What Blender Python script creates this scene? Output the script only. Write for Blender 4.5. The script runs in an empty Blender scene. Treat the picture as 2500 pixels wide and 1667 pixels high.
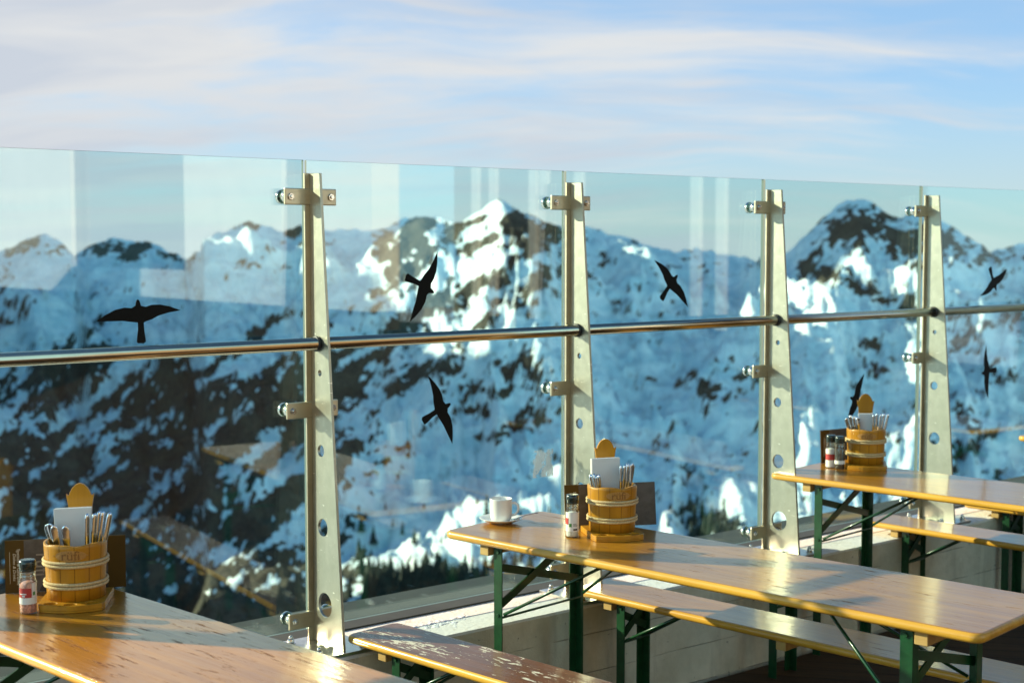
import bpy, bmesh, math, random
import numpy as np
from mathutils import Vector, Matrix
from mathutils.geometry import tessellate_polygon

random.seed(7)
C = bpy.context.scene.collection
R = math.radians
PI = math.pi

# ------------------------------------------------------------------ camera, sun, world
EYE = 1.78
cam_d = bpy.data.cameras.new('camera'); cam = bpy.data.objects.new('camera', cam_d); C.objects.link(cam)
cam.location = (0, 0, EYE); cam.rotation_euler = (R(90 - 3.957), 0, 0)
cam_d.lens = 50; cam_d.sensor_width = 36; cam_d.clip_start = 0.05; cam_d.clip_end = 20000
cam_d.dof.use_dof = True; cam_d.dof.focus_distance = 4.55; cam_d.dof.aperture_fstop = 3.6
bpy.context.scene.camera = cam

SUN_EL = R(20)
SL = Vector((0.968 * math.cos(SUN_EL), -0.25 * math.cos(SUN_EL), -math.sin(SUN_EL))).normalized()   # light travel
sun_d = bpy.data.lights.new('sun', 'SUN'); sun = bpy.data.objects.new('sun', sun_d); C.objects.link(sun)
sun_d.energy = 5.0; sun_d.angle = R(0.5); sun_d.color = (1.0, 0.83, 0.58)
sun.rotation_euler = SL.to_track_quat('-Z', 'Y').to_euler(); sun.location = (-20, 5, 12)

sc = bpy.context.scene
sc.view_settings.view_transform = 'Standard'; sc.view_settings.look = 'None'
sc.view_settings.exposure = 1.2; sc.view_settings.gamma = 1.0
sc.render.engine = 'CYCLES'
sc.cycles.use_denoising = True
sc.cycles.max_bounces = 12; sc.cycles.transparent_max_bounces = 24; sc.cycles.glossy_bounces = 5
sc.cycles.sample_clamp_indirect = 6.0; sc.cycles.caustics_reflective = False; sc.cycles.caustics_refractive = False


class NT:
    """tiny node-tree writer"""
    def __init__(s, tree): s.t = tree; s.n = tree.nodes; s.l = tree.links
    def node(s, typ, **kw):
        nd = s.n.new(typ)
        for k, v in kw.items():
            if k in nd.inputs.keys():
                s.put(nd.inputs[k], v)
            else:
                setattr(nd, k, v)
        return nd
    def put(s, inp, v):
        if isinstance(v, bpy.types.NodeSocket): s.l.new(v, inp)
        elif isinstance(v, bpy.types.Node): s.l.new(v.outputs[0], inp)
        else: inp.default_value = v
    def math(s, op, a, b=None, c=None, clamp=False):
        nd = s.n.new('ShaderNodeMath'); nd.operation = op; nd.use_clamp = clamp
        s.put(nd.inputs[0], a)
        if b is not None: s.put(nd.inputs[1], b)
        if c is not None: s.put(nd.inputs[2], c)
        return nd.outputs[0]
    def mix(s, f, a, b, blend='MIX'):
        nd = s.n.new('ShaderNodeMix'); nd.data_type = 'RGBA'; nd.blend_type = blend
        s.put(nd.inputs[0], f); s.put(nd.inputs[6], a); s.put(nd.inputs[7], b)
        return nd.outputs[2]
    def ramp(s, f, stops, interp='LINEAR'):
        nd = s.n.new('ShaderNodeValToRGB'); s.put(nd.inputs[0], f)
        cr = nd.color_ramp; cr.interpolation = interp
        while len(cr.elements) < len(stops): cr.elements.new(0.5)
        for e, (p, col) in zip(cr.elements, stops):
            e.position = p; e.color = col if len(col) == 4 else (*col, 1)
        return nd.outputs[0]
    def smooth(s, f, lo, hi):
        nd = s.n.new('ShaderNodeMapRange'); nd.interpolation_type = 'SMOOTHSTEP'
        s.put(nd.inputs[0], f); s.put(nd.inputs[1], lo); s.put(nd.inputs[2], hi)
        nd.inputs[3].default_value = 0; nd.inputs[4].default_value = 1
        return nd.outputs[0]
    def noise(s, vec, scale, detail=4, rough=0.55, dist=0.0):
        nd = s.n.new('ShaderNodeTexNoise'); s.put(nd.inputs['Vector'], vec)
        nd.inputs['Scale'].default_value = scale; nd.inputs['Detail'].default_value = detail
        nd.inputs['Roughness'].default_value = rough; nd.inputs['Distortion'].default_value = dist
        return nd.outputs[0]
    def mapping(s, vec, scale=(1, 1, 1), rot=(0, 0, 0), loc=(0, 0, 0)):
        nd = s.n.new('ShaderNodeMapping'); s.put(nd.inputs[0], vec)
        nd.inputs['Scale'].default_value = scale; nd.inputs['Rotation'].default_value = rot
        nd.inputs['Location'].default_value = loc
        return nd.outputs[0]


def new_mat(name):
    m = bpy.data.materials.new(name); m.use_nodes = True
    nt = NT(m.node_tree); nt.n.clear()
    out = nt.n.new('ShaderNodeOutputMaterial')
    return m, nt, out


def principled(name, color, rough=0.5, metal=0.0, coat=0.0, bump=None, var=0.0, vscale=8.0, rvar=0.0, spec=0.5, coat_rough=0.1):
    m, nt, out = new_mat(name)
    b = nt.n.new('ShaderNodeBsdfPrincipled')
    tc = nt.n.new('ShaderNodeTexCoord').outputs['Object']
    col = (*color, 1)
    if var:
        f = nt.noise(tc, vscale, 5, 0.6)
        f2 = nt.smooth(f, 0.3, 0.7)
        a = tuple(c * (1 - var) for c in color) + (1,); c2 = tuple(min(1, c * (1 + var)) for c in color) + (1,)
        col = nt.mix(f2, a, c2)
    nt.put(b.inputs['Base Color'], col)
    b.inputs['Metallic'].default_value = metal
    b.inputs['Specular IOR Level'].default_value = spec
    if rvar:
        f = nt.noise(tc, vscale * 1.7, 4, 0.6)
        nt.put(b.inputs['Roughness'], nt.math('MULTIPLY_ADD', f, rvar * 2, rough - rvar))
    else:
        b.inputs['Roughness'].default_value = rough
    b.inputs['Coat Weight'].default_value = coat; b.inputs['Coat Roughness'].default_value = coat_rough
    if bump:
        bn = nt.n.new('ShaderNodeBump'); nt.put(bn.inputs['Height'], nt.noise(tc, bump[0], 6, 0.65))
        bn.inputs['Strength'].default_value = bump[1]; bn.inputs['Distance'].default_value = bump[2]
        nt.put(b.inputs['Normal'], bn.outputs[0])
    nt.l.new(b.outputs[0], out.inputs[0])
    return m


# world: Nishita daylight with a thin veil of streaky cirrus
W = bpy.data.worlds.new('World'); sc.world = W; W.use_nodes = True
nt = NT(W.node_tree); nt.n.clear()
wout = nt.n.new('ShaderNodeOutputWorld'); bg = nt.n.new('ShaderNodeBackground'); bg.inputs[1].default_value = 0.088
sky = nt.n.new('ShaderNodeTexSky'); sky.sky_type = 'NISHITA'; sky.sun_disc = False
sky.sun_elevation = SUN_EL; sky.sun_rotation = math.atan2(-0.968, 0.25)
sky.altitude = 2300; sky.air_density = 1.0; sky.dust_density = 0.6; sky.ozone_density = 1.6
geo = nt.n.new('ShaderNodeTexCoord').outputs['Generated']
sep = nt.n.new('ShaderNodeSeparateXYZ'); nt.l.new(geo, sep.inputs[0])
zz = nt.math('ADD', nt.math('MAXIMUM', sep.outputs[2], 0.0), 0.30)
cmb = nt.n.new('ShaderNodeCombineXYZ')
nt.put(cmb.inputs[0], nt.math('DIVIDE', sep.outputs[0], zz)); nt.put(cmb.inputs[1], nt.math('DIVIDE', sep.outputs[1], zz))
wv = nt.n.new('ShaderNodeTexNoise'); wv.noise_dimensions = '3D'; nt.put(wv.inputs['Vector'], cmb.outputs[0]); wv.inputs['Scale'].default_value = 0.8; wv.inputs['Detail'].default_value = 3
wa = nt.n.new('ShaderNodeVectorMath'); wa.operation = 'MULTIPLY_ADD'; nt.put(wa.inputs[0], wv.outputs['Color']); wa.inputs[1].default_value = (0.55, 0.55, 0); nt.put(wa.inputs[2], cmb.outputs[0])
cp = wa.outputs[0]
n1 = nt.noise(nt.mapping(cp, scale=(0.75, 1.5, 1), rot=(0, 0, R(-35)), loc=(3.1, 1.2, 0)), 1.15, 8, 0.58, 0.3)
n2 = nt.noise(nt.mapping(cp, scale=(0.9, 5.0, 1), rot=(0, 0, R(-40)), loc=(0.4, 5.0, 0)), 1.7, 7, 0.6, 0.4)
n4 = nt.noise(nt.mapping(cp, scale=(1.5, 6.5, 1), rot=(0, 0, R(28)), loc=(2.4, 1.0, 0)), 2.2, 6, 0.6, 0.5)
side = nt.math('MULTIPLY', sep.outputs[0], -0.68)                      # thinner cloud towards the right
fsum = nt.math('ADD', nt.math('ADD', nt.math('MULTIPLY', n1, 1.0), nt.math('MULTIPLY', n2, 0.85)), nt.math('ADD', side, nt.math('MULTIPLY', n4, 0.55)))
fsum = nt.math('SUBTRACT', fsum, nt.math('MULTIPLY', nt.smooth(sep.outputs[2], 0.42, 0.72), 0.9))
cf = nt.math('MULTIPLY', nt.smooth(fsum, 0.84, 1.46), 0.96)
n3 = nt.noise(nt.mapping(cp, scale=(0.8, 3.2, 1), rot=(0, 0, R(-8)), loc=(7.7, 2.0, 0)), 1.3, 5, 0.55, 0.4)
lowband = nt.math('MULTIPLY', nt.smooth(sep.outputs[2], 0.17, 0.05), nt.smooth(sep.outputs[0], 0.12, -0.15))
ccol = nt.mix(nt.math('SUBTRACT', nt.smooth(n3, 0.30, 0.62), nt.math('MULTIPLY', lowband, 0.6), clamp=True), (3.05, 3.27, 3.62, 1), (4.05, 4.02, 3.92, 1))
skyc = nt.mix(1.0, sky.outputs[0], (0.62, 0.92, 1.06, 1), 'MULTIPLY')
clear = nt.mix(nt.math('MULTIPLY', nt.smooth(sep.outputs[2], 0.70, 0.40), 0.60), skyc, (2.0, 2.85, 3.95, 1))
low = nt.math('MULTIPLY', nt.smooth(sep.outputs[2], 0.13, -0.02), 0.80)
clear = nt.mix(low, clear, (3.0, 3.45, 3.30, 1))
front = nt.mix(cf, clear, ccol)
# low sky behind the viewer gets an added boost to light the mountains
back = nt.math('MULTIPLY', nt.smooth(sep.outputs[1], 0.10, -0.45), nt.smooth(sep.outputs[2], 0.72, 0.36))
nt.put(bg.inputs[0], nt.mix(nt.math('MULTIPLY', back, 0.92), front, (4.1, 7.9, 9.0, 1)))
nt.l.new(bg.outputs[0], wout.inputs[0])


# ------------------------------------------------------------------ mesh builder
class MB:
    def __init__(s): s.bm = bmesh.new(); s.mi = 0; s.sm = False
    def face(s, vs):
        try: f = s.bm.faces.new(vs)
        except ValueError: return None
        f.material_index = s.mi; f.smooth = s.sm; return f
    def loops(s, rings, closed=True, cap=True):
        vr = [[s.bm.verts.new(p) for p in r] for r in rings]
        m = len(vr[0])
        for a, b in zip(vr[:-1], vr[1:]):
            for i in range(m if closed else m - 1):
                j = (i + 1) % m
                s.face((a[i], a[j], b[j], b[i]))
        if cap:
            sm = s.sm; s.sm = False
            s.face(list(reversed(vr[0]))); s.face(vr[-1]); s.sm = sm
        return s
    def box(s, lo, hi):
        x0, y0, z0 = lo; x1, y1, z1 = hi
        return s.loops([[(x0, y0, z), (x1, y0, z), (x1, y1, z), (x0, y1, z)] for z in (z0, z1)])
    def bar(s, p0, p1, w, h, up=(0, 0, 1)):
        p0 = Vector(p0); p1 = Vector(p1); d = (p1 - p0).normalized()
        u = Vector(up)
        if abs(d.dot(u)) > 0.98: u = Vector((1, 0, 0))
        a = d.cross(u).normalized() * w / 2; b = a.cross(d).normalized() * h / 2
        return s.loops([[p - a - b, p + a - b, p + a + b, p - a + b] for p in (p0, p1)])
    def tube(s, path, r, seg=10, cap=True, closed=False):
        pts = [Vector(p) for p in path]; rings = []
        prev = None
        n = len(pts)
        for i, p in enumerate(pts):
            if closed: d = pts[(i + 1) % n] - pts[i - 1]
            else: d = pts[min(i + 1, n - 1)] - pts[max(i - 1, 0)]
            d.normalize()
            if prev is None:
                a = d.orthogonal().normalized()
            else:
                a = (prev - d * prev.dot(d)).normalized()
            prev = a; b = d.cross(a)
            rr = r[i] if isinstance(r, (list, tuple)) else r
            rings.append([p + (a * math.cos(t) + b * math.sin(t)) * rr for t in [2 * PI * k / seg for k in range(seg)]])
        s.sm = True
        if closed:
            vr = [[s.bm.verts.new(p) for p in rg] for rg in rings]
            for i in range(n):
                a, b = vr[i], vr[(i + 1) % n]
                for k in range(seg): s.face((a[k], a[(k + 1) % seg], b[(k + 1) % seg], b[k]))
        else: s.loops(rings, cap=cap)
        s.sm = False
        return s
    def cyl(s, p0, p1, r, seg=20): return s.tube([p0, p1], r, seg)
    def lathe(s, prof, seg=32, c=(0, 0, 0), a0=0, a1=2 * PI, cap=False):
        s.sm = True
        rings = [[(c[0] + r * math.cos(2 * PI * k / seg), c[1] + r * math.sin(2 * PI * k / seg), c[2] + z) for k in range(seg)] for r, z in prof]
        s.loops(rings, cap=cap); s.sm = False
        return s
    def prism(s, outer, holes, f0, f1):
        """outer / holes: 2D loops; f0, f1 map a 2D point to the two faces"""
        loops = [[Vector((p[0], p[1], 0)) for p in outer]] + [[Vector((p[0], p[1], 0)) for p in h] for h in holes]
        tris = tessellate_polygon(loops)
        flat = [p for l in loops for p in l]
        v0 = [s.bm.verts.new(f0(p.x, p.y)) for p in flat]; v1 = [s.bm.verts.new(f1(p.x, p.y)) for p in flat]
        for t in tris:
            s.face([v0[i] for i in t]); s.face([v1[i] for i in reversed(t)])
        k = 0
        for l in loops:
            m = len(l)
            for i in range(m): s.face((v0[k + i], v0[k + (i + 1) % m], v1[k + (i + 1) % m], v1[k + i]))
            k += m
        return s
    def build(s, name, mats, parent=None, bevel=0, seg=1, loc=None, smooth_angle=None):
        bmesh.ops.remove_doubles(s.bm, verts=s.bm.verts, dist=1e-5)
        bmesh.ops.recalc_face_normals(s.bm, faces=s.bm.faces)
        if bevel:
            es = [e for e in s.bm.edges if len(e.link_faces) == 2 and e.calc_face_angle(0) > R(40)]
            bmesh.ops.bevel(s.bm, geom=es, offset=bevel, segments=seg, affect='EDGES', profile=0.5, clamp_overlap=True)
        me = bpy.data.meshes.new(name); s.bm.to_mesh(me); s.bm.free()
        for m in (mats if isinstance(mats, (list, tuple)) else [mats]): me.materials.append(m)
        o = bpy.data.objects.new(name, me); C.objects.link(o)
        if parent: o.parent = parent
        if loc: o.location = loc
        return o


def tag(o, label=None, cat=None, group=None, kind=None):
    if label: o['label'] = label
    if cat: o['category'] = cat
    if group: o['group'] = group
    if kind: o['kind'] = kind
    return o


def empty(name, loc=(0, 0, 0), rz=0, parent=None):
    o = bpy.data.objects.new(name, None); C.objects.link(o); o.empty_display_size = 0.1
    o.location = loc; o.rotation_euler = (0, 0, rz)
    if parent: o.parent = parent
    return o


def copy_tree(o, parent=None):
    c = o.copy(); C.objects.link(c)
    if parent: c.parent = parent
    for ch in list(o.children): copy_tree(ch, c)
    return c


# ------------------------------------------------------------------ materials
def wood_mat(name, base, dark, pale, wear=0.3, peel=0.0, coat=0.9, rough=0.32, seed=0.0, pits=0.5, axis='x', staves=0):
    """varnished board, grain along local x"""
    m, nt, out = new_mat(name)
    b = nt.n.new('ShaderNodeBsdfPrincipled')
    tc = nt.n.new('ShaderNodeTexCoord').outputs['Object']
    oi = nt.n.new('ShaderNodeObjectInfo')
    off = nt.n.new('ShaderNodeCombineXYZ'); nt.put(off.inputs[0], nt.math('MULTIPLY_ADD', oi.outputs['Random'], 17.0, seed))
    nt.put(off.inputs[1], nt.math('MULTIPLY', oi.outputs['Random'], 9.0))
    va = nt.n.new('ShaderNodeVectorMath'); nt.put(va.inputs[0], tc); nt.put(va.inputs[1], off.outputs[0]); v = va.outputs[0]
    if axis == 'z': v = nt.mapping(v, rot=(0, R(90), 0))
    g1 = nt.noise(nt.mapping(v, scale=(1.6, 24, 24)), 1.0, 6, 0.6, 0.6)
    g2 = nt.noise(nt.mapping(v, scale=(5, 150, 150)), 1.0, 3, 0.6)
    blot = nt.noise(v, 3.0, 4, 0.6)
    col = nt.mix(nt.smooth(g1, 0.3, 0.7), (*base, 1), (*dark, 1))
    col = nt.mix(nt.math('MULTIPLY', nt.smooth(g2, 0.45, 0.75), 0.35), col, (*dark, 1))
    col = nt.mix(nt.math('MULTIPLY', nt.smooth(blot, 0.35, 0.7), 0.35), col, tuple(c * 1.25 for c in base) + (1,))
    if staves:
        sp = nt.n.new('ShaderNodeSeparateXYZ'); nt.l.new(tc, sp.inputs[0])
        an = nt.math('MULTIPLY_ADD', nt.math('ARCTAN2', sp.outputs[1], sp.outputs[0]), staves / (2 * PI), 50.0)
        fr = nt.math('FRACT', an)
        ln = nt.math('MINIMUM', fr, nt.math('SUBTRACT', 1.0, fr))
        wn = nt.n.new('ShaderNodeTexWhiteNoise'); wn.noise_dimensions = '1D'; nt.put(wn.inputs['W'], nt.math('FLOOR', an))
        col = nt.mix(nt.math('MULTIPLY', wn.outputs[0], 0.45), col, (*dark, 1))
        col = nt.mix(nt.smooth(ln, 0.035, 0.012), col, tuple(c * 0.35 for c in dark) + (1,))
    # dents and scratches running with the grain
    s1 = nt.noise(nt.mapping(v, scale=(9, 70, 30), rot=(0, 0, R(4))), 1.0, 5, 0.7, 0.3)
    area = nt.smooth(nt.noise(v, 2.2, 3, 0.5), 0.42 - 0.06 * wear, 0.62)
    pit = nt.math('MULTIPLY', nt.smooth(s1, 0.64 - 0.035 * wear, 0.70 - 0.03 * wear), nt.math('MULTIPLY_ADD', area, 0.8, 0.2))
    pit = nt.math('MULTIPLY', pit, pits)
    col = nt.mix(pit, col, (dark[0] * 0.50, dark[1] * 0.42, dark[2] * 0.5, 1))
    rg = nt.math('MULTIPLY_ADD', pit, 0.3, rough)
    coatw = nt.math('MULTIPLY', nt.math('SUBTRACT', 1.0, pit), coat)
    if peel:
        p1 = nt.noise(nt.mapping(v, scale=(19, 74, 30), rot=(0, 0, R(-5))), 1.0, 6, 0.68, 0.5)
        p2 = nt.noise(nt.mapping(v, scale=(2.6, 6, 6), loc=(3.3, 0, 0)), 1.0, 3, 0.5)
        pk = nt.smooth(nt.math('ADD', nt.math('MULTIPLY', p1, 0.75), nt.math('MULTIPLY', p2, 0.45)), 0.668, 0.684)
        col = nt.mix(pk, col, (0.80, 0.70, 0.55, 1))
        rg = nt.math('MULTIPLY_ADD', pk, 0.35, rg)
        coatw = nt.math('MULTIPLY', coatw, nt.math('SUBTRACT', 1.0, pk))
    nt.put(b.inputs['Base Color'], col)
    nt.put(b.inputs['Roughness'], rg)
    nt.put(b.inputs['Coat Weight'], coatw); b.inputs['Coat IOR'].default_value = 1.55; b.inputs['Specular IOR Level'].default_value = 0.25
    cr = nt.math('MULTIPLY_ADD', nt.noise(nt.mapping(v, scale=(2, 9, 9)), 1.0, 4, 0.6), 0.14, 0.02)
    nt.put(b.inputs['Coat Roughness'], cr)
    bn = nt.n.new('ShaderNodeBump')
    w1 = nt.math('ADD', nt.noise(nt.mapping(v, scale=(3.2, 34, 34)), 1.0, 4, 0.55, 0.3), nt.math('MULTIPLY', nt.noise(nt.mapping(v, scale=(7, 110, 60)), 1.0, 4, 0.6, 0.3), 0.5))
    hh = nt.math('ADD', nt.math('MULTIPLY', w1, 1.0), nt.math('MULTIPLY', pit, -0.7))
    nt.put(bn.inputs['Height'], hh); bn.inputs['Strength'].default_value = 0.55; bn.inputs['Distance'].default_value = 0.0022
    nt.l.new(bn.outputs[0], b.inputs['Normal']); nt.l.new(bn.outputs[0], b.inputs['Coat Normal'])
    nt.l.new(b.outputs[0], out.inputs[0])
    return m


M = {}
M['top'] = wood_mat('varnished_top', (0.47, 0.198, 0.014), (0.33, 0.122, 0.007), (0.6, 0.4, 0.2), wear=0.8, pits=0.9, coat=0.8)
M['worn'] = wood_mat('worn_top', (0.43, 0.185, 0.014), (0.30, 0.113, 0.007), (0.6, 0.4, 0.2), wear=1.7, pits=1.0, coat=0.85, seed=3.0)
M['peel'] = wood_mat('peeling_top', (0.23, 0.085, 0.038), (0.14, 0.050, 0.022), (0.6, 0.4, 0.2), wear=0.4, peel=2.5, coat=0.4, seed=5.0)
M['edge'] = wood_mat('varnished_edge', (0.68, 0.36, 0.045), (0.52, 0.25, 0.028), (0.6, 0.4, 0.2), wear=0.1, pits=0.4, coat=0.6)
M['cleat'] = wood_mat('raw_batten', (0.52, 0.34, 0.13), (0.38, 0.22, 0.07), (0.6, 0.4, 0.2), wear=0.3, pits=0.4, coat=0.1, rough=0.6)
M['green'] = principled('green_paint', (0.003, 0.046, 0.013), 0.36, var=0.25, vscale=30, rvar=0.08, coat=0.3, bump=(60, 0.15, 0.001))
M['steel'] = principled('brushed_steel', (0.52, 0.46, 0.34), 0.36, metal=1.0, var=0.10, vscale=14, rvar=0.08)
M['fin'] = principled('satin_steel', (0.41, 0.40, 0.335), 0.36, metal=0.9, var=0.06, vscale=30, rvar=0.06, bump=(140, 0.06, 0.0008))
m = M['fin']; nt = NT(m.node_tree); b = [n for n in nt.n if n.type == 'BSDF_PRINCIPLED'][0]
tc = nt.n.new('ShaderNodeTexCoord').outputs['Object']
sc1 = nt.smooth(nt.noise(nt.mapping(tc, scale=(20, 30, 120), rot=(R(18), 0, 0)), 1.0, 3, 0.6, 0.4), 0.685, 0.72)
sc2 = nt.smooth(nt.noise(tc, 150, 2, 0.5), 0.74, 0.78)
sc3 = nt.noise(nt.mapping(tc, scale=(3, 3, 1.2)), 4.0, 4, 0.6)
old = b.inputs['Base Color'].links[0].from_socket
c1 = nt.mix(nt.math('MULTIPLY', nt.smooth(sc3, 0.35, 0.7), 0.5), old, (0.31, 0.315, 0.245, 1))
nt.put(b.inputs['Base Color'], nt.mix(nt.math('MAXIMUM', nt.math('MULTIPLY', sc1, 0.8), sc2), c1, (0.86, 0.84, 0.76, 1)))
M['chrome'] = principled('polished_steel', (0.70, 0.68, 0.63), 0.12, metal=1.0, var=0.05, vscale=20, rvar=0.05)
M['cutlery'] = principled('cutlery_steel', (0.60, 0.68, 0.78), 0.16, metal=1.0, var=0.05, vscale=40)
M['plate'] = principled('worn_plate_steel', (0.74, 0.72, 0.64), 0.30, metal=1.0, var=0.12, vscale=25, rvar=0.08, bump=(90, 0.1, 0.001))
M['rail'] = principled('handrail_steel', (0.50, 0.43, 0.32), 0.16, metal=1.0, var=0.06, vscale=9, rvar=0.04)
M['rubber'] = principled('black_rubber', (0.012, 0.012, 0.013), 0.5)
M['concrete'] = principled('rough_concrete', (0.40, 0.37, 0.31), 0.9, var=0.22, vscale=5, bump=(45, 0.5, 0.01))
M['flash'] = principled('weathered_flashing', (0.045, 0.048, 0.036), 0.6, var=0.2, vscale=5)
M['black'] = principled('black_film', (0.004, 0.004, 0.004), 0.5, spec=0.12)
M['china'] = principled('white_china', (0.80, 0.78, 0.74), 0.12, coat=0.5, var=0.02)
M['bucket'] = wood_mat('bucket_wood', (0.48, 0.215, 0.014), (0.36, 0.148, 0.008), (0.6, 0.4, 0.2), wear=0.1, pits=0.15, coat=0.15, rough=0.4, axis='z')
M['tub'] = wood_mat('tub_wood', (0.48, 0.215, 0.014), (0.36, 0.148, 0.008), (0.6, 0.4, 0.2), wear=0.1, pits=0.15, coat=0.15, rough=0.4, axis='z', staves=13)
M['carve'] = principled('burnt_carving', (0.22, 0.090, 0.012), 0.6)
M['plaque'] = principled('carved_ground', (0.40, 0.185, 0.036), 0.55, var=0.18, vscale=140, bump=(260, 0.5, 0.002))
M['rope'] = principled('pale_rope', (0.58, 0.42, 0.21), 0.85, var=0.25, vscale=260, bump=(420, 0.6, 0.002))
M['paper'] = principled('white_paper', (0.74, 0.72, 0.70), 0.8, var=0.02)
M['menu_brown'] = principled('brown_card', (0.078, 0.043, 0.005), 0.6, spec=0.2, var=0.06)
M['menu_gold'] = principled('cream_print', (0.66, 0.60, 0.46), 0.5)
M['menu_grey'] = principled('grey_photo_print', (0.065, 0.056, 0.050), 0.45, var=0.45, vscale=16)
M['menu_line'] = principled('dim_print', (0.20, 0.18, 0.15), 0.5)
M['menu_dark'] = principled('dark_photo_print', (0.022, 0.020, 0.018), 0.45, var=0.3, vscale=20)
M['cap'] = principled('dark_green_cap', (0.012, 0.022, 0.019), 0.25, coat=0.4)
M['pink'] = principled('pink_salt', (0.62, 0.26, 0.20), 0.8, var=0.45, vscale=160, bump=(300, 0.8, 0.004))
M['salt'] = principled('white_salt', (0.74, 0.72, 0.68), 0.8, var=0.12, vscale=260, bump=(300, 0.8, 0.004))
M['pepper'] = principled('peppercorns', (0.030, 0.022, 0.016), 0.7, var=0.8, vscale=160, bump=(220, 1.0, 0.006))
M['lab_white'] = principled('white_label', (0.74, 0.70, 0.66), 0.5)
M['lab_red'] = principled('red_label', (0.44, 0.035, 0.03), 0.5)
M['lab_green'] = principled('green_mark', (0.06, 0.22, 0.05), 0.5)
M['ink'] = principled('grey_print', (0.06, 0.06, 0.06), 0.6)
M['snow'] = principled('old_snow', (0.80, 0.82, 0.86), 0.75, var=0.06, vscale=40, bump=(60, 0.7, 0.01))


def glass_mat(name, tint, f0, gloss=(1, 1, 1), rough=0.0):
    m, nt, out = new_mat(name)
    g = nt.n.new('ShaderNodeNewGeometry')
    dt = nt.n.new('ShaderNodeVectorMath'); dt.operation = 'DOT_PRODUCT'
    nt.l.new(g.outputs['Incoming'], dt.inputs[0]); nt.l.new(g.outputs['Normal'], dt.inputs[1])
    c = nt.math('SUBTRACT', 1.0, nt.math('ABSOLUTE', dt.outputs['Value']), clamp=True)
    fr = nt.math('MULTIPLY_ADD', nt.math('POWER', c, 5.0), 1 - f0, f0, clamp=True)
    tr = nt.n.new('ShaderNodeBsdfTransparent'); tr.inputs[0].default_value = (*tint, 1)
    gl = nt.n.new('ShaderNodeBsdfGlossy'); gl.inputs[0].default_value = (*gloss, 1); gl.inputs['Roughness'].default_value = rough
    mx = nt.n.new('ShaderNodeMixShader'); nt.put(mx.inputs[0], fr)
    nt.l.new(tr.outputs[0], mx.inputs[1]); nt.l.new(gl.outputs[0], mx.inputs[2])
    nt.l.new(mx.outputs[0], out.inputs[0])
    return m


M['glass'] = glass_mat('tinted_pane', (0.875, 0.985, 0.980), 0.063)
M['glass_edge'] = principled('ground_glass_edge', (0.12, 0.17, 0.155), 0.3)
M['jar'] = glass_mat('clear_jar', (0.93, 0.95, 0.92), 0.08)

# ------------------------------------------------------------------ placement frames
F = Vector((0.7769, 0.6297, 0)); N = Vector((0.6297, -0.7769, 0))      # along the barrier; towards the terrace
G0 = Vector((-0.7055, 4.852, 0))                                        # barrier origin: joint over the first post in view
FRZ = math.atan2(F.y, F.x)


def fence(s, w, z=0): return G0 + F * s + N * w + Vector((0, 0, z))


# ------------------------------------------------------------------ deck and parapet
def deck_mat():
    m, nt, out = new_mat('deck_boards')
    b = nt.n.new('ShaderNodeBsdfPrincipled')
    tc = nt.n.new('ShaderNodeTexCoord').outputs['Object']
    v = nt.mapping(tc, rot=(0, 0, R(12)))
    sp = nt.n.new('ShaderNodeSeparateXYZ'); nt.l.new(v, sp.inputs[0])
    row = nt.math('DIVIDE', sp.outputs[1], 0.115)
    fr = nt.math('FRACT', row); idn = nt.math('FLOOR', row)
    gap = nt.math('MULTIPLY', nt.smooth(fr, 0.0, 0.05), nt.smooth(nt.math('SUBTRACT', 1.0, fr), 0.0, 0.05))
    wn = nt.n.new('ShaderNodeTexWhiteNoise'); wn.noise_dimensions = '1D'; nt.put(wn.inputs['W'], idn)
    g = nt.noise(nt.mapping(v, scale=(3, 50, 1)), 1.0, 5, 0.6)
    col = nt.mix(nt.smooth(g, 0.3, 0.7), (0.045, 0.024, 0.010, 1), (0.105, 0.056, 0.022, 1))
    col = nt.mix(nt.math('MULTIPLY', wn.outputs[0], 0.5), col, (0.03, 0.014, 0.006, 1))
    col = nt.mix(gap, (0.008, 0.005, 0.003, 1), col)
    nt.put(b.inputs['Base Color'], col)
    nt.put(b.inputs['Roughness'], nt.math('MULTIPLY_ADD', g, 0.3, 0.6)); b.inputs['Specular IOR Level'].default_value = 0.2
    bn = nt.n.new('ShaderNodeBump'); nt.put(bn.inputs['Height'], nt.math('ADD', gap, nt.math('MULTIPLY', g, 0.2)))
    bn.inputs['Strength'].default_value = 0.6; bn.inputs['Distance'].default_value = 0.006
    nt.l.new(bn.outputs[0], b.inputs['Normal']); nt.l.new(b.outputs[0], out.inputs[0])
    return m


mb = MB()
mb.loops([[fence(-9, 0.30, z), fence(16, 0.30, z), fence(16, 30, z), fence(-9, 30, z)] for z in (-0.25, 0.0)])
tag(mb.build('deck', deck_mat()), kind='structure')

# parapet (a thing) : wall + coping sheet beyond the glass
par = empty('parapet_wall', G0, FRZ)
tag(par, 'low rough concrete parapet wall carrying the glass barrier', 'wall')


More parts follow.
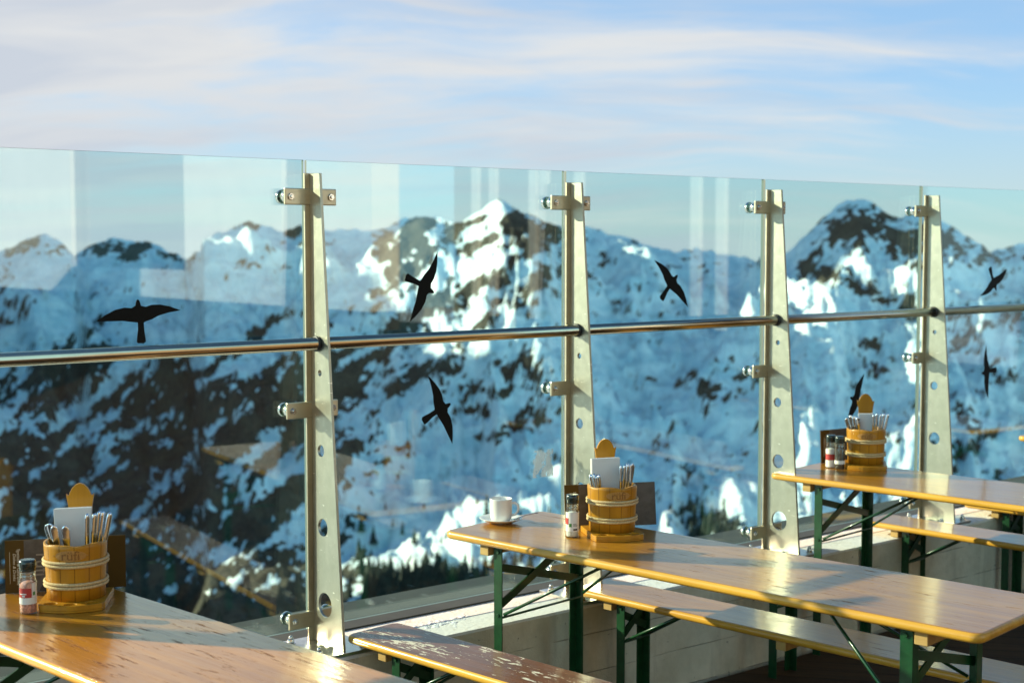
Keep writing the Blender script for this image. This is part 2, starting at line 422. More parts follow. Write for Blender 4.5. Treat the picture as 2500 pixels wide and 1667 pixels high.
def parapet_mat():
    m, nt, out = new_mat('board_marked_concrete')
    b = nt.n.new('ShaderNodeBsdfPrincipled')
    tc = nt.n.new('ShaderNodeTexCoord').outputs['Object']
    sp = nt.n.new('ShaderNodeSeparateXYZ'); nt.l.new(tc, sp.inputs[0])
    n1 = nt.noise(tc, 5, 6, 0.65); n2 = nt.noise(tc, 60, 4, 0.7)
    col = nt.mix(nt.smooth(n1, 0.3, 0.72), (0.50, 0.45, 0.32, 1), (0.68, 0.62, 0.47, 1))
    spk = nt.smooth(nt.noise(tc, 34, 2, 0.5), 0.70, 0.74)
    col = nt.mix(nt.math('MULTIPLY', spk, 0.6), col, (0.16, 0.13, 0.10, 1))
    # horizontal board joints left by the shuttering
    zz = nt.math('ADD', sp.outputs[2], nt.math('MULTIPLY', n1, 0.012))
    jn = nt.math('ABSOLUTE', nt.math('SUBTRACT', nt.math('FRACT', nt.math('DIVIDE', zz, 0.15)), 0.5))
    jl = nt.math('MULTIPLY', nt.smooth(nt.math('SUBTRACT', 0.5, jn), 0.022, 0.0), nt.smooth(nt.noise(tc, 4, 2, 0.5), 0.34, 0.55))
    col = nt.mix(nt.math('MULTIPLY', jl, 0.6), col, (0.15, 0.12, 0.09, 1))
    st = nt.smooth(nt.noise(nt.mapping(tc, scale=(9, 9, 0.9)), 1.0, 5, 0.65), 0.50, 0.72)
    col = nt.mix(nt.math('MULTIPLY', st, 0.45), col, (0.27, 0.235, 0.165, 1))
    gn = nt.n.new('ShaderNodeNewGeometry'); gs = nt.n.new('ShaderNodeSeparateXYZ'); nt.l.new(gn.outputs['Normal'], gs.inputs[0])
    frost = nt.math('MULTIPLY', nt.smooth(gs.outputs[2], 0.6, 0.9), nt.smooth(nt.noise(tc, 16, 6, 0.7), 0.26, 0.46))
    col = nt.mix(nt.math('MULTIPLY', frost, 0.85), col, (0.86, 0.85, 0.83, 1))
    nt.put(b.inputs['Base Color'], col); b.inputs['Roughness'].default_value = 0.92
    bn = nt.n.new('ShaderNodeBump'); nt.put(bn.inputs['Height'], nt.math('SUBTRACT', nt.math('ADD', nt.math('MULTIPLY', n2, 0.6), n1), jl))
    bn.inputs['Strength'].default_value = 0.6; bn.inputs['Distance'].default_value = 0.008
    nt.l.new(bn.outputs[0], b.inputs['Normal']); nt.l.new(b.outputs[0], out.inputs[0])
    return m


mb = MB(); mb.box((-8, -0.257, -0.6), (15, 0.33, 0.405)); mb.build('wall', parapet_mat(), par, bevel=0.008)
mb = MB(); mb.box((-8, 0.025, 0.4055), (15, 0.345, 0.412)); mb.build('coping', M['flash'], par)

# slush lying on the parapet
def lump(name, mat, spots, rng, flat=0.4):
    mb = MB(); mb.sm = True
    for (x, y, z, r) in spots:
        seg, rg = 9, 4
        ph = rng.random() * 6
        rings = []
        for i in range(rg):
            t = i / (rg - 1) * PI / 2
            rings.append([(x + r * math.cos(t) * (1 + 0.25 * math.sin(3 * a + ph) + 0.15 * rng.uniform(-1, 1)) * math.cos(a) + 1e-4 * i,
                           y + r * math.cos(t) * (1 + 0.25 * math.sin(3 * a + ph) + 0.15 * rng.uniform(-1, 1)) * math.sin(a),
                           z + flat * r * math.sin(t) * rng.uniform(0.8, 1.1)) for a in [2 * PI * k / seg for k in range(seg)]])
        mb.loops(rings)
    return mb.build(name, mat)


rng = random.Random(3)
sp = []
for k in range(70):
    p = fence(rng.gauss(0.48, 0.07), rng.gauss(0.10, 0.022), 0.404); sp.append((p.x, p.y, p.z, rng.uniform(0.005, 0.017)))
for k in range(60):
    p = fence(rng.uniform(-0.8, 4.4), rng.uniform(0.03, 0.23), 0.404); sp.append((p.x, p.y, p.z, rng.uniform(0.003, 0.008)))
tag(lump('snow_on_parapet', M['snow'], sp, rng, 0.16), kind='stuff', label='melting snow crumbs lying on the concrete parapet', cat='snow')
sp = []
for k in range(46):
    cx, cy = rng.choice([(1.38, 4.35), (1.62, 4.55), (1.30, 4.15), (1.75, 4.2), (1.5, 4.0), (1.9, 5.0), (1.2, 4.55)])
    sp.append((cx + rng.gauss(0, 0.13), cy + rng.gauss(0, 0.13), -0.001, rng.choice([0.006, 0.008, 0.012, 0.018, 0.026])))
tag(lump('snow_on_deck', M['snow'], sp, rng, 0.5), kind='stuff', label='crumbs of trodden snow scattered over the wooden deck', cat='snow')

# ------------------------------------------------------------------ glass barrier
barrier = empty('glass_barrier', G0, FRZ)
tag(barrier, 'tall clear glass wind barrier with steel posts and a handrail', 'glass fence')
# local frame: x along, y outward (w = -y), z up.   post part at x = k * PITCH
PITCH = 1.17


def make_post():
    post = empty('fence_post', (0, 0, 0), 0, barrier)
    # tapering web plate with round holes, standing at right angles to the glass
    def edge(z): return 0.110 + (0.232 - 0.110) * (2.012 - z) / (2.012 - 0.417)
    outer = [(0.043, 0.417), (edge(0.417), 0.417), (edge(2.012) - 0.004, 2.012), (0.0435, 2.012)]
    holes = []
    for z, r, w in ((1.343, 0.0105, 0.098), (1.079, 0.020, 0.100), (0.818, 0.030, 0.108), (0.554, 0.042, 0.118)):
        holes.append([(w + r * math.cos(a), z + r * math.sin(a)) for a in [2 * PI * k / 28 for k in range(28)]])
    mb = MB(); mb.prism(outer, holes, lambda a, b: (-0.005, -a, b), lambda a, b: (0.005, -a, b))
    mb.build('web_plate', M['fin'], post, bevel=0.0008)
    mb = MB(); mb.box((-0.024, -0.043, 0.417), (0.024, -0.035, 2.014)); mb.build('flange', M['steel'], post, bevel=0.001)
    for z in (1.935, 1.215, 0.494):
        mb = MB(); mb.box((-0.100, -0.0445, z - 0.028), (0.100, -0.0335, z + 0.028)); mb.build('clamp_plate', M['steel'], post, bevel=0.003, seg=2)
        for sx in (-0.078, 0.078):
            mb = MB()
            mb.cyl((sx, -0.0335, z), (sx, -0.0065, z), 0.021, 24); mb.cyl((sx, 0.0065, z), (sx, 0.020, z), 0.024, 24)
            mb.cyl((sx, -0.0505, z), (sx, -0.0446, z), 0.0125, 6); mb.cyl((sx, -0.056, z), (sx, -0.0506, z), 0.006, 12)
            mb.build('glass_fixing', M['chrome'], post, bevel=0.0012)
    mb = MB(); mb.box((-0.115, -0.247, 0.4055), (0.115, 0.012, 0.417)); mb.build('base_plate', M['plate'], post, bevel=0.0015)
    for sx in (-0.088, 0.088):
        for w in (0.030, 0.215):
            mb = MB(); mb.cyl((sx, -w, 0.4172), (sx, -w, 0.420), 0.017, 18); mb.cyl((sx, -w, 0.4202), (sx, -w, 0.433), 0.0125, 6)
            mb.lathe([(0.008, 0.4332), (0.0078, 0.440), (0.005, 0.4445), (0.0003, 0.446)], 12, (sx, -w, 0), cap=True)
            mb.build('nut', M['chrome'], post, bevel=0.0008)
    mb = MB(); mb.sm = True
    for xa, xb in ((-0.017, -0.0055), (0.0055, 0.010)):
        mb.loops([[(x, -0.090 + r * math.cos(a), 1.442 + r * math.sin(a)) for a in [2 * PI * k / 24 for k in range(24)]] for x, r in
                  ((xa, 0.0215), (xa, 0.0262), (xb, 0.0262), (xb, 0.0215))], cap=False)
    mb.build('rail_ring', M['rubber'], post)
    return post


post0 = make_post()
for k in (-1, 0, 1, 2, 3, 4, 5):
    p = post0 if k == -1 else copy_tree(post0, barrier)
    p.location = (k * PITCH - (0.34 if k == -1 else 0), 0, 0)
for k in range(-1, 6):
    x0, x1 = k * PITCH + 0.006 - (0.34 if k == -1 else 0), (k + 1) * PITCH - 0.006
    mb = MB(); mb.box((x0, -0.006, 0.449), (x1, 0.006, 2.060))
    mb.bm.faces.ensure_lookup_table()
    for f in mb.bm.faces:
        f.normal_update()
        if abs(f.normal.y) < 0.5: f.material_index = 1
    mb.build('glass_pane', [M['glass'], M['glass_edge']], barrier)
mb = MB(); mb.cyl((-1.9, -0.090, 1.442), (6.4, -0.090, 1.442), 0.0212, 32); mb.build('handrail', M['rail'], barrier)

# bird silhouettes stuck on the panes (outline measured once, then turned)
BIRD = [(-1.0, 0.0), (-0.776, 0.114), (-0.547, 0.198), (-0.324, 0.22), (-0.16, 0.19), (-0.07, 0.235), (-0.053, 0.30), (-0.025, 0.355), (0.003, 0.366), (0.033, 0.34), (0.052, 0.28),
        (0.06, 0.218), (0.17, 0.179), (0.322, 0.207), (0.52, 0.188), (0.72, 0.127), (1.0, 0.0), (0.7, -0.014), (0.447, -0.054),
        (0.284, -0.116), (0.132, -0.144), (0.085, -0.165), (0.080, -0.35), (0.089, -0.517), (0.089, -0.589), (0.029, -0.626), (-0.032, -0.612), (-0.097, -0.606),
        (-0.125, -0.568), (-0.10, -0.441), (-0.065, -0.30), (-0.055, -0.145), (-0.262, -0.099), (-0.408, -0.064), (-0.69, -0.037)]


def bird(a, b, flip, label):
    a = Vector(a); b = Vector(b); mid = (a + b) / 2; e = (b - a).normalized(); h = 0.1418
    u = Vector((-e.y, e.x)) * (-1 if flip else 1)
    pts = [mid + e * (x * h) + u * (y * h) for x, y in BIRD]
    mb = MB()
    mb.prism([(p.x, p.y) for p in pts], [], lambda x, y: (x, -0.0068, y), lambda x, y: (x, -0.0062, y))
    o = mb.build('bird_sticker', M['black'])
    o.location = G0; o.rotation_euler = (0, 0, FRZ)
    tag(o, label, 'bird sticker', 'black bird stickers on the glass')


bird((-0.745, 1.539), (-0.465, 1.565), False, 'black bird sticker with level spread wings, just above the handrail on the left pane')
bird((0.427, 1.495), (0.554, 1.75), True, 'black bird sticker above the handrail in the pane between the first two posts')
bird((0.619, 1.035), (0.507, 1.301), True, 'black bird sticker below the handrail, between the first two posts')
bird((1.863, 1.509), (1.660, 1.71), True, 'black bird sticker above the handrail in the pane behind the coffee cup table')
bird((3.075, 1.158), (2.956, 0.899), True, 'black bird sticker half hidden behind the cutlery bucket on the far table')
bird((4.275, 1.642), (4.038, 1.509), False, 'black bird sticker with raised tail above the handrail on the rightmost pane')
bird((4.128, 0.97), (4.101, 1.241), False, 'black bird sticker with upright wings below the handrail on the rightmost pane')

# torn remains of a paper notice on the second pane
m, nt, out = new_mat('torn_paper')
b = nt.n.new('ShaderNodeBsdfPrincipled'); b.inputs['Base Color'].default_value = (0.74, 0.76, 0.76, 1); b.inputs['Roughness'].default_value = 0.8
tc = nt.n.new('ShaderNodeTexCoord').outputs['Object']
f = nt.noise(nt.mapping(tc, scale=(40, 40, 18), rot=(0, R(25), 0)), 1.0, 5, 0.65, 1.0)
nt.put(b.inputs['Alpha'], nt.math('MULTIPLY', nt.smooth(f, 0.44, 0.53), 0.62)); nt.l.new(b.outputs[0], out.inputs[0])
mb = MB(); mb.box((1.008, -0.0068, 0.868), (1.112, -0.0062, 0.975))
o = mb.build('torn_notice', m); o.location = G0; o.rotation_euler = (0, 0, FRZ)
tag(o, 'torn white scraps of a square paper notice left on the glass', 'paper scrap')

# ------------------------------------------------------------------ beer tables and benches
def board(length, width, zt, th, mats, name, parent, rc=0.035):
    """rounded board lying along +x, +y from its near corner; slot 0 top, slot 1 edge"""
    def ring(inset, z):
        pts = []
        for cx, cy, a0 in ((length - rc, rc, -90), (length - rc, width - rc, 0), (rc, width - rc, 90), (rc, rc, 180)):
            for k in range(6):
                a = R(a0 + 90 * k / 5)
                pts.append((cx + (rc - inset) * math.cos(a), cy + (rc - inset) * math.sin(a), z))
        return pts
    mb = MB(); mb.sm = True
    mb.loops([ring(0.010, zt - th), ring(0.004, zt - th + 0.003), ring(0.0, zt - th + 0.009), ring(0.0, zt - 0.010), ring(0.003, zt - 0.004), ring(0.008, zt - 0.0008), ring(0.012, zt)])
    for f in mb.bm.faces:
        f.normal_update(); f.material_index = 0 if f.normal.z > 0.93 else 1
    return mb.build(name, mats, parent)


def furniture(kind, a, d, mats, label, cat, group, L=1.975):
    W_, zt = (0.515, 0.775) if kind == 'beer_table' else (0.235, 0.470)
    th = 0.028
    root = empty(kind, (a[0], a[1], 0), math.atan2(d[1], d[0]))
    tag(root, label, cat, group)
    board(L, W_, zt, th, mats, 'tabletop' if kind == 'beer_table' else 'seat', root)
    zu = zt - th
    table = kind == 'beer_table'
    inset = 0.228 if table else 0.215
    ch = 0.038 if table else 0.034
    cls = [inset - 0.070, L - inset + 0.030] + ([] if table else [L * 0.46])
    for i, x in enumerate(cls):
        mb = MB(); mb.box((x, 0.024, zu - ch), (x + 0.040, W_ - 0.024, zu - 0.0005)); mb.build('batten', M['cleat'], root, bevel=0.002)
    b0, b1 = 0.040, W_ - 0.040
    k_ = zu / 0.747
    for end in (0, 1):
        x = inset if end == 0 else L - inset
        sg = 1 if end == 0 else -1
        for bb, s2 in ((b0, 1), (b1, -1)):
            # angle-iron leg: one flange faces the long side, one faces the end
            mb = MB(); mb.prism([(0, 0), (0.038, 0), (0.038, 0.0045), (0.0045, 0.0045), (0.0045, 0.036), (0, 0.036)], [],
                                lambda u, v: (x + sg * (u - 0.019), bb + s2 * v, 0.0), lambda u, v: (x + sg * (u - 0.019), bb + s2 * v, zu - 0.001))
            mb.cyl((x + sg * 0.002, bb - s2 * 0.0001, zu - 0.022), (x + sg * 0.002, bb - s2 * 0.005, zu - 0.022), 0.007, 10)
            mb.cyl((x + sg * 0.002, bb - s2 * 0.0001, 0.505 * k_), (x + sg * 0.002, bb - s2 * 0.004, 0.505 * k_), 0.006, 10)
            mb.build('leg', M['green'], root, bevel=0.0008)
        ya, yb = b0 + 0.006, b1 - 0.006
        mb = MB(); mb.bar((x + sg * 0.004, ya, 0.672 * k_), (x + sg * 0.004, yb, 0.560 * k_), 0.006, 0.028); mb.build('crossbar', M['green'], root)
        mb = MB(); mb.bar((x + sg * 0.011, ya, 0.545 * k_), (x + sg * 0.011, yb, zu - 0.010), 0.006, 0.028); mb.build('crossbar', M['green'], root)
        mb = MB(); mb.cyl((x + sg * 0.018, ya, 0.500 * k_), (x + sg * 0.018, yb, 0.497 * k_), 0.0042, 10); mb.build('tie_rod', M['green'], root)
        xs = x + sg * (0.40 if table else 0.26)
        mb = MB(); mb.cyl((x + sg * 0.022, ya, 0.510 * k_), (xs, (b0 + b1) / 2 - 0.02, zu - 0.006), 0.0055, 10); mb.build('strut', M['green'], root)
        mb = MB(); mb.cyl((x + sg * 0.022, yb, 0.510 * k_), (xs, (b0 + b1) / 2 + 0.02, zu - 0.006), 0.0055, 10); mb.build('strut', M['green'], root)
    return root


GT, GB = 'beer tables along the glass barrier', 'benches between the beer tables'
D2 = (0.7336, -0.680)
furniture('beer_table', (-1.646, 3.854), (0.7265, -0.687), [M['worn'], M['edge']], 'scratched orange beer table in the lower left corner, under the pink salt grinder', 'table', GT)
furniture('beer_table', (-0.243, 4.935), D2, [M['top'], M['edge']], 'long orange beer table with the white coffee cup on it', 'table', GT)
furniture('beer_table', (1.126, 6.188), (0.722, -0.692), [M['top'], M['edge']], 'orange beer table carrying the bucket with two grinders beside it', 'table', GT)
furniture('beer_table', (2.64, 7.39), (0.72, -0.694), [M['top'], M['edge']], 'farthest beer table, only its corner entering at the right edge', 'table', GT)
furniture('beer_bench', (-0.564, 4.696), (0.72, -0.694), [M['peel'], M['edge']], 'bench with badly peeling brown paint showing pale wood', 'bench', GB)
furniture('beer_bench', (0.2226, 5.35), (0.72, -0.694), [M['top'], M['edge']], 'long orange bench right behind the coffee cup table, with a shadow across it', 'bench', GB)
furniture('beer_bench', (1.656, 6.68), (0.70, -0.714), [M['top'], M['edge']], 'orange bench right behind the table with two grinders', 'bench', GB)
furniture('beer_bench', (2.284, 7.144), (0.71, -0.704), [M['top'], M['edge']], 'farthest orange bench, partly hidden at the right edge, before the farthest table', 'bench', GB)
furniture('beer_bench', (0.885, 5.85), (0.72, -0.692), [M['top'], M['edge']], 'bench hidden behind the coffee cup table, only its dark legs showing under it', 'bench', GB)

# ------------------------------------------------------------------ text to mesh
def text_mesh(body, size, extrude=0.0004, shear=0.0):
    cu = bpy.data.curves.new('lettering', 'FONT'); cu.body = body; cu.size = size; cu.extrude = extrude
    cu.align_x = 'CENTER'; cu.align_y = 'CENTER'; cu.resolution_u = 3; cu.shear = shear
    o = bpy.data.objects.new('lettering', cu); C.objects.link(o)
    bpy.context.view_layer.update()
    me = bpy.data.meshes.new_from_object(o.evaluated_get(bpy.context.evaluated_depsgraph_get()))
    bpy.data.objects.remove(o); bpy.data.curves.remove(cu)
    return me


def text_obj(name, body, size, mat, parent, fn, shear=0.0, split=False):
    me = text_mesh(body, size, shear=shear)
    if split:
        bm = bmesh.new(); bm.from_mesh(me); bmesh.ops.subdivide_edges(bm, edges=[e for e in bm.edges if e.calc_length() > size * 0.25], cuts=2); bm.to_mesh(me); bm.free()
    for v in me.vertices: v.co = fn(*v.co)
    me.materials.clear(); me.materials.append(mat)
    o = bpy.data.objects.new(name, me); C.objects.link(o); o.parent = parent
    return o


# ------------------------------------------------------------------ cutlery bucket
TZ = 0.775
RB, RT, BH, TRAY = 0.0790, 0.0855, 0.158, 0.020


def make_bucket():
    """front faces -y"""
    root = empty('cutlery_bucket')
    # tray: flat board with a bowed front and three round wells
    out = [(-0.090, 0.085), (-0.090, -0.080), (-0.083, -0.100)] + [(-0.083 + 0.166 * k / 10, -0.100 - 0.024 * math.sin(PI * k / 10)) for k in range(1, 10)] + [(0.083, -0.100), (0.090, -0.080), (0.090, 0.085)]
    wells = [[(cx + 0.0175 * math.cos(a), cy + 0.0125 * math.sin(a)) for a in [2 * PI * k / 20 for k in range(20)]] for cx, cy in ((-0.055, -0.0865), (0.0, -0.1035), (0.055, -0.0865))]
    mb = MB(); mb.prism(out, wells, lambda x, y: (x, y, 0.006), lambda x, y: (x, y, TRAY)); mb.prism([(x * 0.999, y * 0.999) for x, y in out], [], lambda x, y: (x, y, 0.0), lambda x, y: (x, y, 0.0058))
    mb.build('tray', M['bucket'], root, bevel=0.0012)
    # tub: hollow staved wall, rim cut into shallow scallops
    seg = 72; mb = MB(); mb.sm = True
    def rim(a):
        return -0.0045 * (0.5 + 0.5 * math.cos(5 * a + 0.6)) ** 2
    z0, z1 = TRAY, TRAY + BH
    prof = [(RB, z0), (RB + 0.0012, z0 + 0.04), (RB + 0.0035, z0 + 0.09), (RT, z1 - 0.012), (RT, z1 - 0.002), (RT - 0.002, z1), (RT - 0.0095, z1), (RT - 0.011, z1 - 0.004), (RB - 0.010, z0 + 0.012)]
    rings = []
    for r, z in prof:
        rings.append([((r) * math.cos(a), (r) * math.sin(a), z + (rim(a) if z > z1 - 0.006 else 0)) for a in [2 * PI * k / seg for k in range(seg)]])
    mb.loops(rings, cap=True); mb.build('tub', M['tub'], root)
    # double rope hoops
    for zc in (z0 + 0.103, z0 + 0.043):
        for dz in (-0.0048, 0.0048):
            rr = RB + (RT - RB) * (zc - z0) / BH + 0.0032
            mb = MB(); mb.tube([(rr * math.cos(a), rr * math.sin(a), zc + dz) for a in [2 * PI * k / 60 for k in range(60)]], 0.0046, 8, closed=True)
            mb.build('rope_hoop', M['rope'], root)
    # ornamental back board
    half = [(0.030, z0), (0.030, z1 + 0.045), (0.0325, z1 + 0.075), (0.0385, z1 + 0.113), (0.0375, z1 + 0.1135), (0.034, z1 + 0.109), (0.030, z1 + 0.111), (0.0275, z1 + 0.119), (0.021, z1 + 0.131), (0.011, z1 + 0.1405), (0.0, z1 + 0.144)]
    outl = half + [(-x, z) for x, z in reversed(half[:-1])]
    mb = MB(); mb.prism(outl, [], lambda x, z: (x, RT + 0.0025, z), lambda x, z: (x, RT + 0.0125, z)); mb.build('back_board', M['bucket'], root, bevel=0.0008)
    # carved oval with lettering, wrapped round the front
    zc = z0 + 0.129
    def wrap(x, y, dr):
        r = RT - 0.0003 + dr; a = -PI / 2 + x / RT
        return (r * math.cos(a), r * math.sin(a), zc + y)
    mb = MB()
    ov = [[(u * 0.043 * math.cos(t), u * 0.0150 * math.sin(t)) for t in [2 * PI * k / 40 for k in range(40)]] for u in (0.02, 0.35, 0.7, 1.0)]
    mb.loops([[wrap(x, y, 0.0008 if i < 3 else 0.0006) for x, y in r] for i, r in enumerate(ov)] + [[wrap(x * 1.01, y * 1.02, -0.0006) for x, y in ov[-1]]], cap=True)
    for sx in (-0.0505, 0.0465):
        a = -PI / 2 + sx / RT
        mb.cyl(((RT - 0.001) * math.cos(a), (RT - 0.001) * math.sin(a), zc), ((RT + 0.0008) * math.cos(a), (RT + 0.0008) * math.sin(a), zc), 0.0016, 8)
    em = mb.build('emblem', M['plaque'], root)
    text_obj('lettering', 'rüfi', 0.036, M['carve'], em, lambda x, y, z: Vector(wrap(x * 1.05, y, 0.0012 + z)), split=True)
    return root


bucket0 = make_bucket()
BK = [((-1.221, 3.930), math.atan2(0.13, 0.99), 'rope-bound wooden cutlery bucket on the scratched table, beside the pink salt grinder'),
      ((0.345, 4.853), math.atan2(0.20, 0.98), 'rope-bound wooden cutlery bucket on the table with the coffee cup'),
      ((1.590, 6.343), math.atan2(-0.20, 0.98), 'rope-bound wooden cutlery bucket on the far table, beside two grinders')]
buckets = []
for i, ((x, y), rz, lab) in enumerate(BK):
    o = bucket0 if i == 0 else copy_tree(bucket0)
    o.location = (x, y, TZ + 0.0005); o.rotation_euler = (0, 0, rz)
    tag(o, lab, 'cutlery bucket', 'wooden cutlery buckets'); buckets.append(o)

# napkins and cutlery standing inside
BASE = TRAY + 0.012


def napkins(i, x0, x1, zt, tilt, lab):
    mb = MB()
    for k in range(5):
        y0 = 0.008 + k * 0.0045
        mb.box((x0 + 0.0012 * (k % 2), y0, BASE + 0.004), (x1 - 0.001 * (k % 3), y0 + 0.0036, zt - 0.002 * ((k * 7) % 3)))
    o = mb.build('napkin_stack', M['paper'], bevel=0.0006)
    b_ = buckets[i]; o.matrix_world = Matrix.Translation(b_.location) @ Matrix.Rotation(b_.rotation_euler.z, 4, 'Z') @ Matrix.Rotation(tilt, 4, 'Y')
    tag(o, lab, 'napkins', 'white paper napkins in the buckets')


def cutlery_mesh(kind):
    mb = MB(); mb.sm = True
    if kind == 'wide':      # flat flared fork handle, rounded end
        prof = [(0.0, 0.004, 0.0015), (0.06, 0.0042, 0.0015), (0.115, 0.0055, 0.0016), (0.150, 0.0082, 0.0018), (0.172, 0.0088, 0.0018), (0.180, 0.0078, 0.0017), (0.186, 0.0048, 0.0014), (0.188, 0.0012, 0.001)]
    else:                   # slim knife handle
        prof = [(0.0, 0.006, 0.001), (0.09, 0.0065, 0.0012), (0.105, 0.0050, 0.0028), (0.15, 0.0060, 0.0036), (0.196, 0.0068, 0.0040), (0.204, 0.0058, 0.0035), (0.209, 0.0030, 0.0020), (0.210, 0.0006, 0.0006)]
    mb.loops([[(w * math.cos(a), t * math.sin(a), z) for a in [2 * PI * k / 12 for k in range(12)]] for z, w, t in prof])
    me = bpy.data.meshes.new('cutlery'); bmesh.ops.recalc_face_normals(mb.bm, faces=mb.bm.faces); mb.bm.to_mesh(me); mb.bm.free()
    me.materials.append(M['cutlery']); return me


CM = {'wide': cutlery_mesh('wide'), 'slim': cutlery_mesh('slim')}
ORD = ['leftmost', 'second from left', 'third from left', 'fourth from left', 'fifth from left', 'sixth from left', 'seventh from left', 'eighth from left', 'ninth from left']


def frame(d):
    z = d.normalized(); y = z.cross(Vector((1, 0, 0))).normalized(); x = y.cross(z)
    return Matrix((x, y, z)).transposed().to_4x4()


def cutlery(i, pieces, where):
    b_ = buckets[i]; bmx = Matrix.Translation(b_.location) @ Matrix.Rotation(b_.rotation_euler.z, 4, 'Z')
    for q, (kind, xb, yb, xt, yt, ztop, tw) in enumerate(pieces):
        o = bpy.data.objects.new('cutlery', CM[kind]); C.objects.link(o)
        p0 = Vector((xb, yb, BASE)); p1 = Vector((xt, yt, ztop)); d = (p1 - p0)
        ln = 0.188 if kind == 'wide' else 0.210
        o.matrix_world = bmx @ Matrix.Translation(p1 - d.normalized() * ln) @ frame(d) @ Matrix.Rotation(tw * 0.7, 4, 'Z') @ Matrix.Diagonal((1.25, 1.15, 1, 1))
        tag(o, 'steel cutlery handle, %s in the bucket %s' % (ORD[q], where), 'cutlery', 'cutlery standing in the buckets')


ZR = TRAY + BH
napkins(0, -0.052, 0.050, ZR + 0.087, R(-1.5), 'white paper napkins standing in the bucket beside the pink salt grinder')
cutlery(0, [('wide', -0.030, 0.02, -0.072, -0.018, ZR + 0.049, 0.1), ('wide', -0.024, 0.0, -0.064, -0.030, ZR + 0.053, -0.3), ('wide', -0.026, -0.02, -0.050, -0.045, ZR + 0.050, 0.25), ('wide', -0.008, -0.03, -0.018, -0.052, ZR + 0.050, 0.1),
            ('slim', 0.030, -0.01, 0.038, -0.028, ZR + 0.078, 1.2), ('slim', 0.036, 0.01, 0.056, -0.010, ZR + 0.075, 0.7), ('slim', 0.040, 0.02, 0.066, 0.008, ZR + 0.078, 0.9), ('slim', 0.046, 0.015, 0.075, 0.012, ZR + 0.077, 0.4), ('slim', 0.052, 0.01, 0.095, 0.004, ZR + 0.074, 0.6)], 'beside the pink salt grinder')
napkins(1, -0.066, 0.034, ZR + 0.088, R(-1.0), 'white paper napkins standing in the bucket on the coffee cup table')
cutlery(1, [('slim', -0.036, -0.01, -0.084, -0.028, ZR + 0.040, 0.3), ('slim', -0.032, -0.03, -0.076, -0.040, ZR + 0.044, 1.0), ('slim', -0.030, -0.02, -0.067, -0.045, ZR + 0.040, 0.7), ('slim', -0.030, 0.0, -0.060, -0.048, ZR + 0.042, 1.3),
            ('slim', 0.022, -0.02, 0.022, -0.030, ZR + 0.070, 1.3), ('slim', 0.034, 0.01, 0.040, -0.020, ZR + 0.069, 1.1), ('slim', 0.040, -0.01, 0.050, -0.015, ZR + 0.073, 1.4), ('slim', 0.046, 0.01, 0.060, 0.000, ZR + 0.068, 0.9), ('wide', 0.050, 0.0, 0.072, -0.002, ZR + 0.069, 0.5)], 'on the coffee cup table')
napkins(2, -0.030, 0.040, ZR + 0.062, R(-1.0), 'white paper napkins standing in the bucket on the far table')
cutlery(2, [('wide', -0.036, 0.01, -0.088, -0.01, ZR + 0.045, 0.3), ('wide', -0.030, -0.01, -0.070, -0.020, ZR + 0.058, 0.1), ('wide', -0.026, -0.02, -0.052, -0.035, ZR + 0.056, 0.5), ('wide', -0.020, -0.01, -0.038, -0.040, ZR + 0.054, 0.9),
            ('slim', 0.030, -0.01, 0.030, -0.030, ZR + 0.068, 1.3), ('slim', 0.036, 0.01, 0.046, -0.015, ZR + 0.070, 1.1), ('slim', 0.042, -0.01, 0.062, -0.010, ZR + 0.069, 1.3), ('slim', 0.046, 0.01, 0.078, 0.0, ZR + 0.068, 0.9), ('slim', 0.050, 0.0, 0.094, 0.0, ZR + 0.068, 0.5)], 'on the far table')

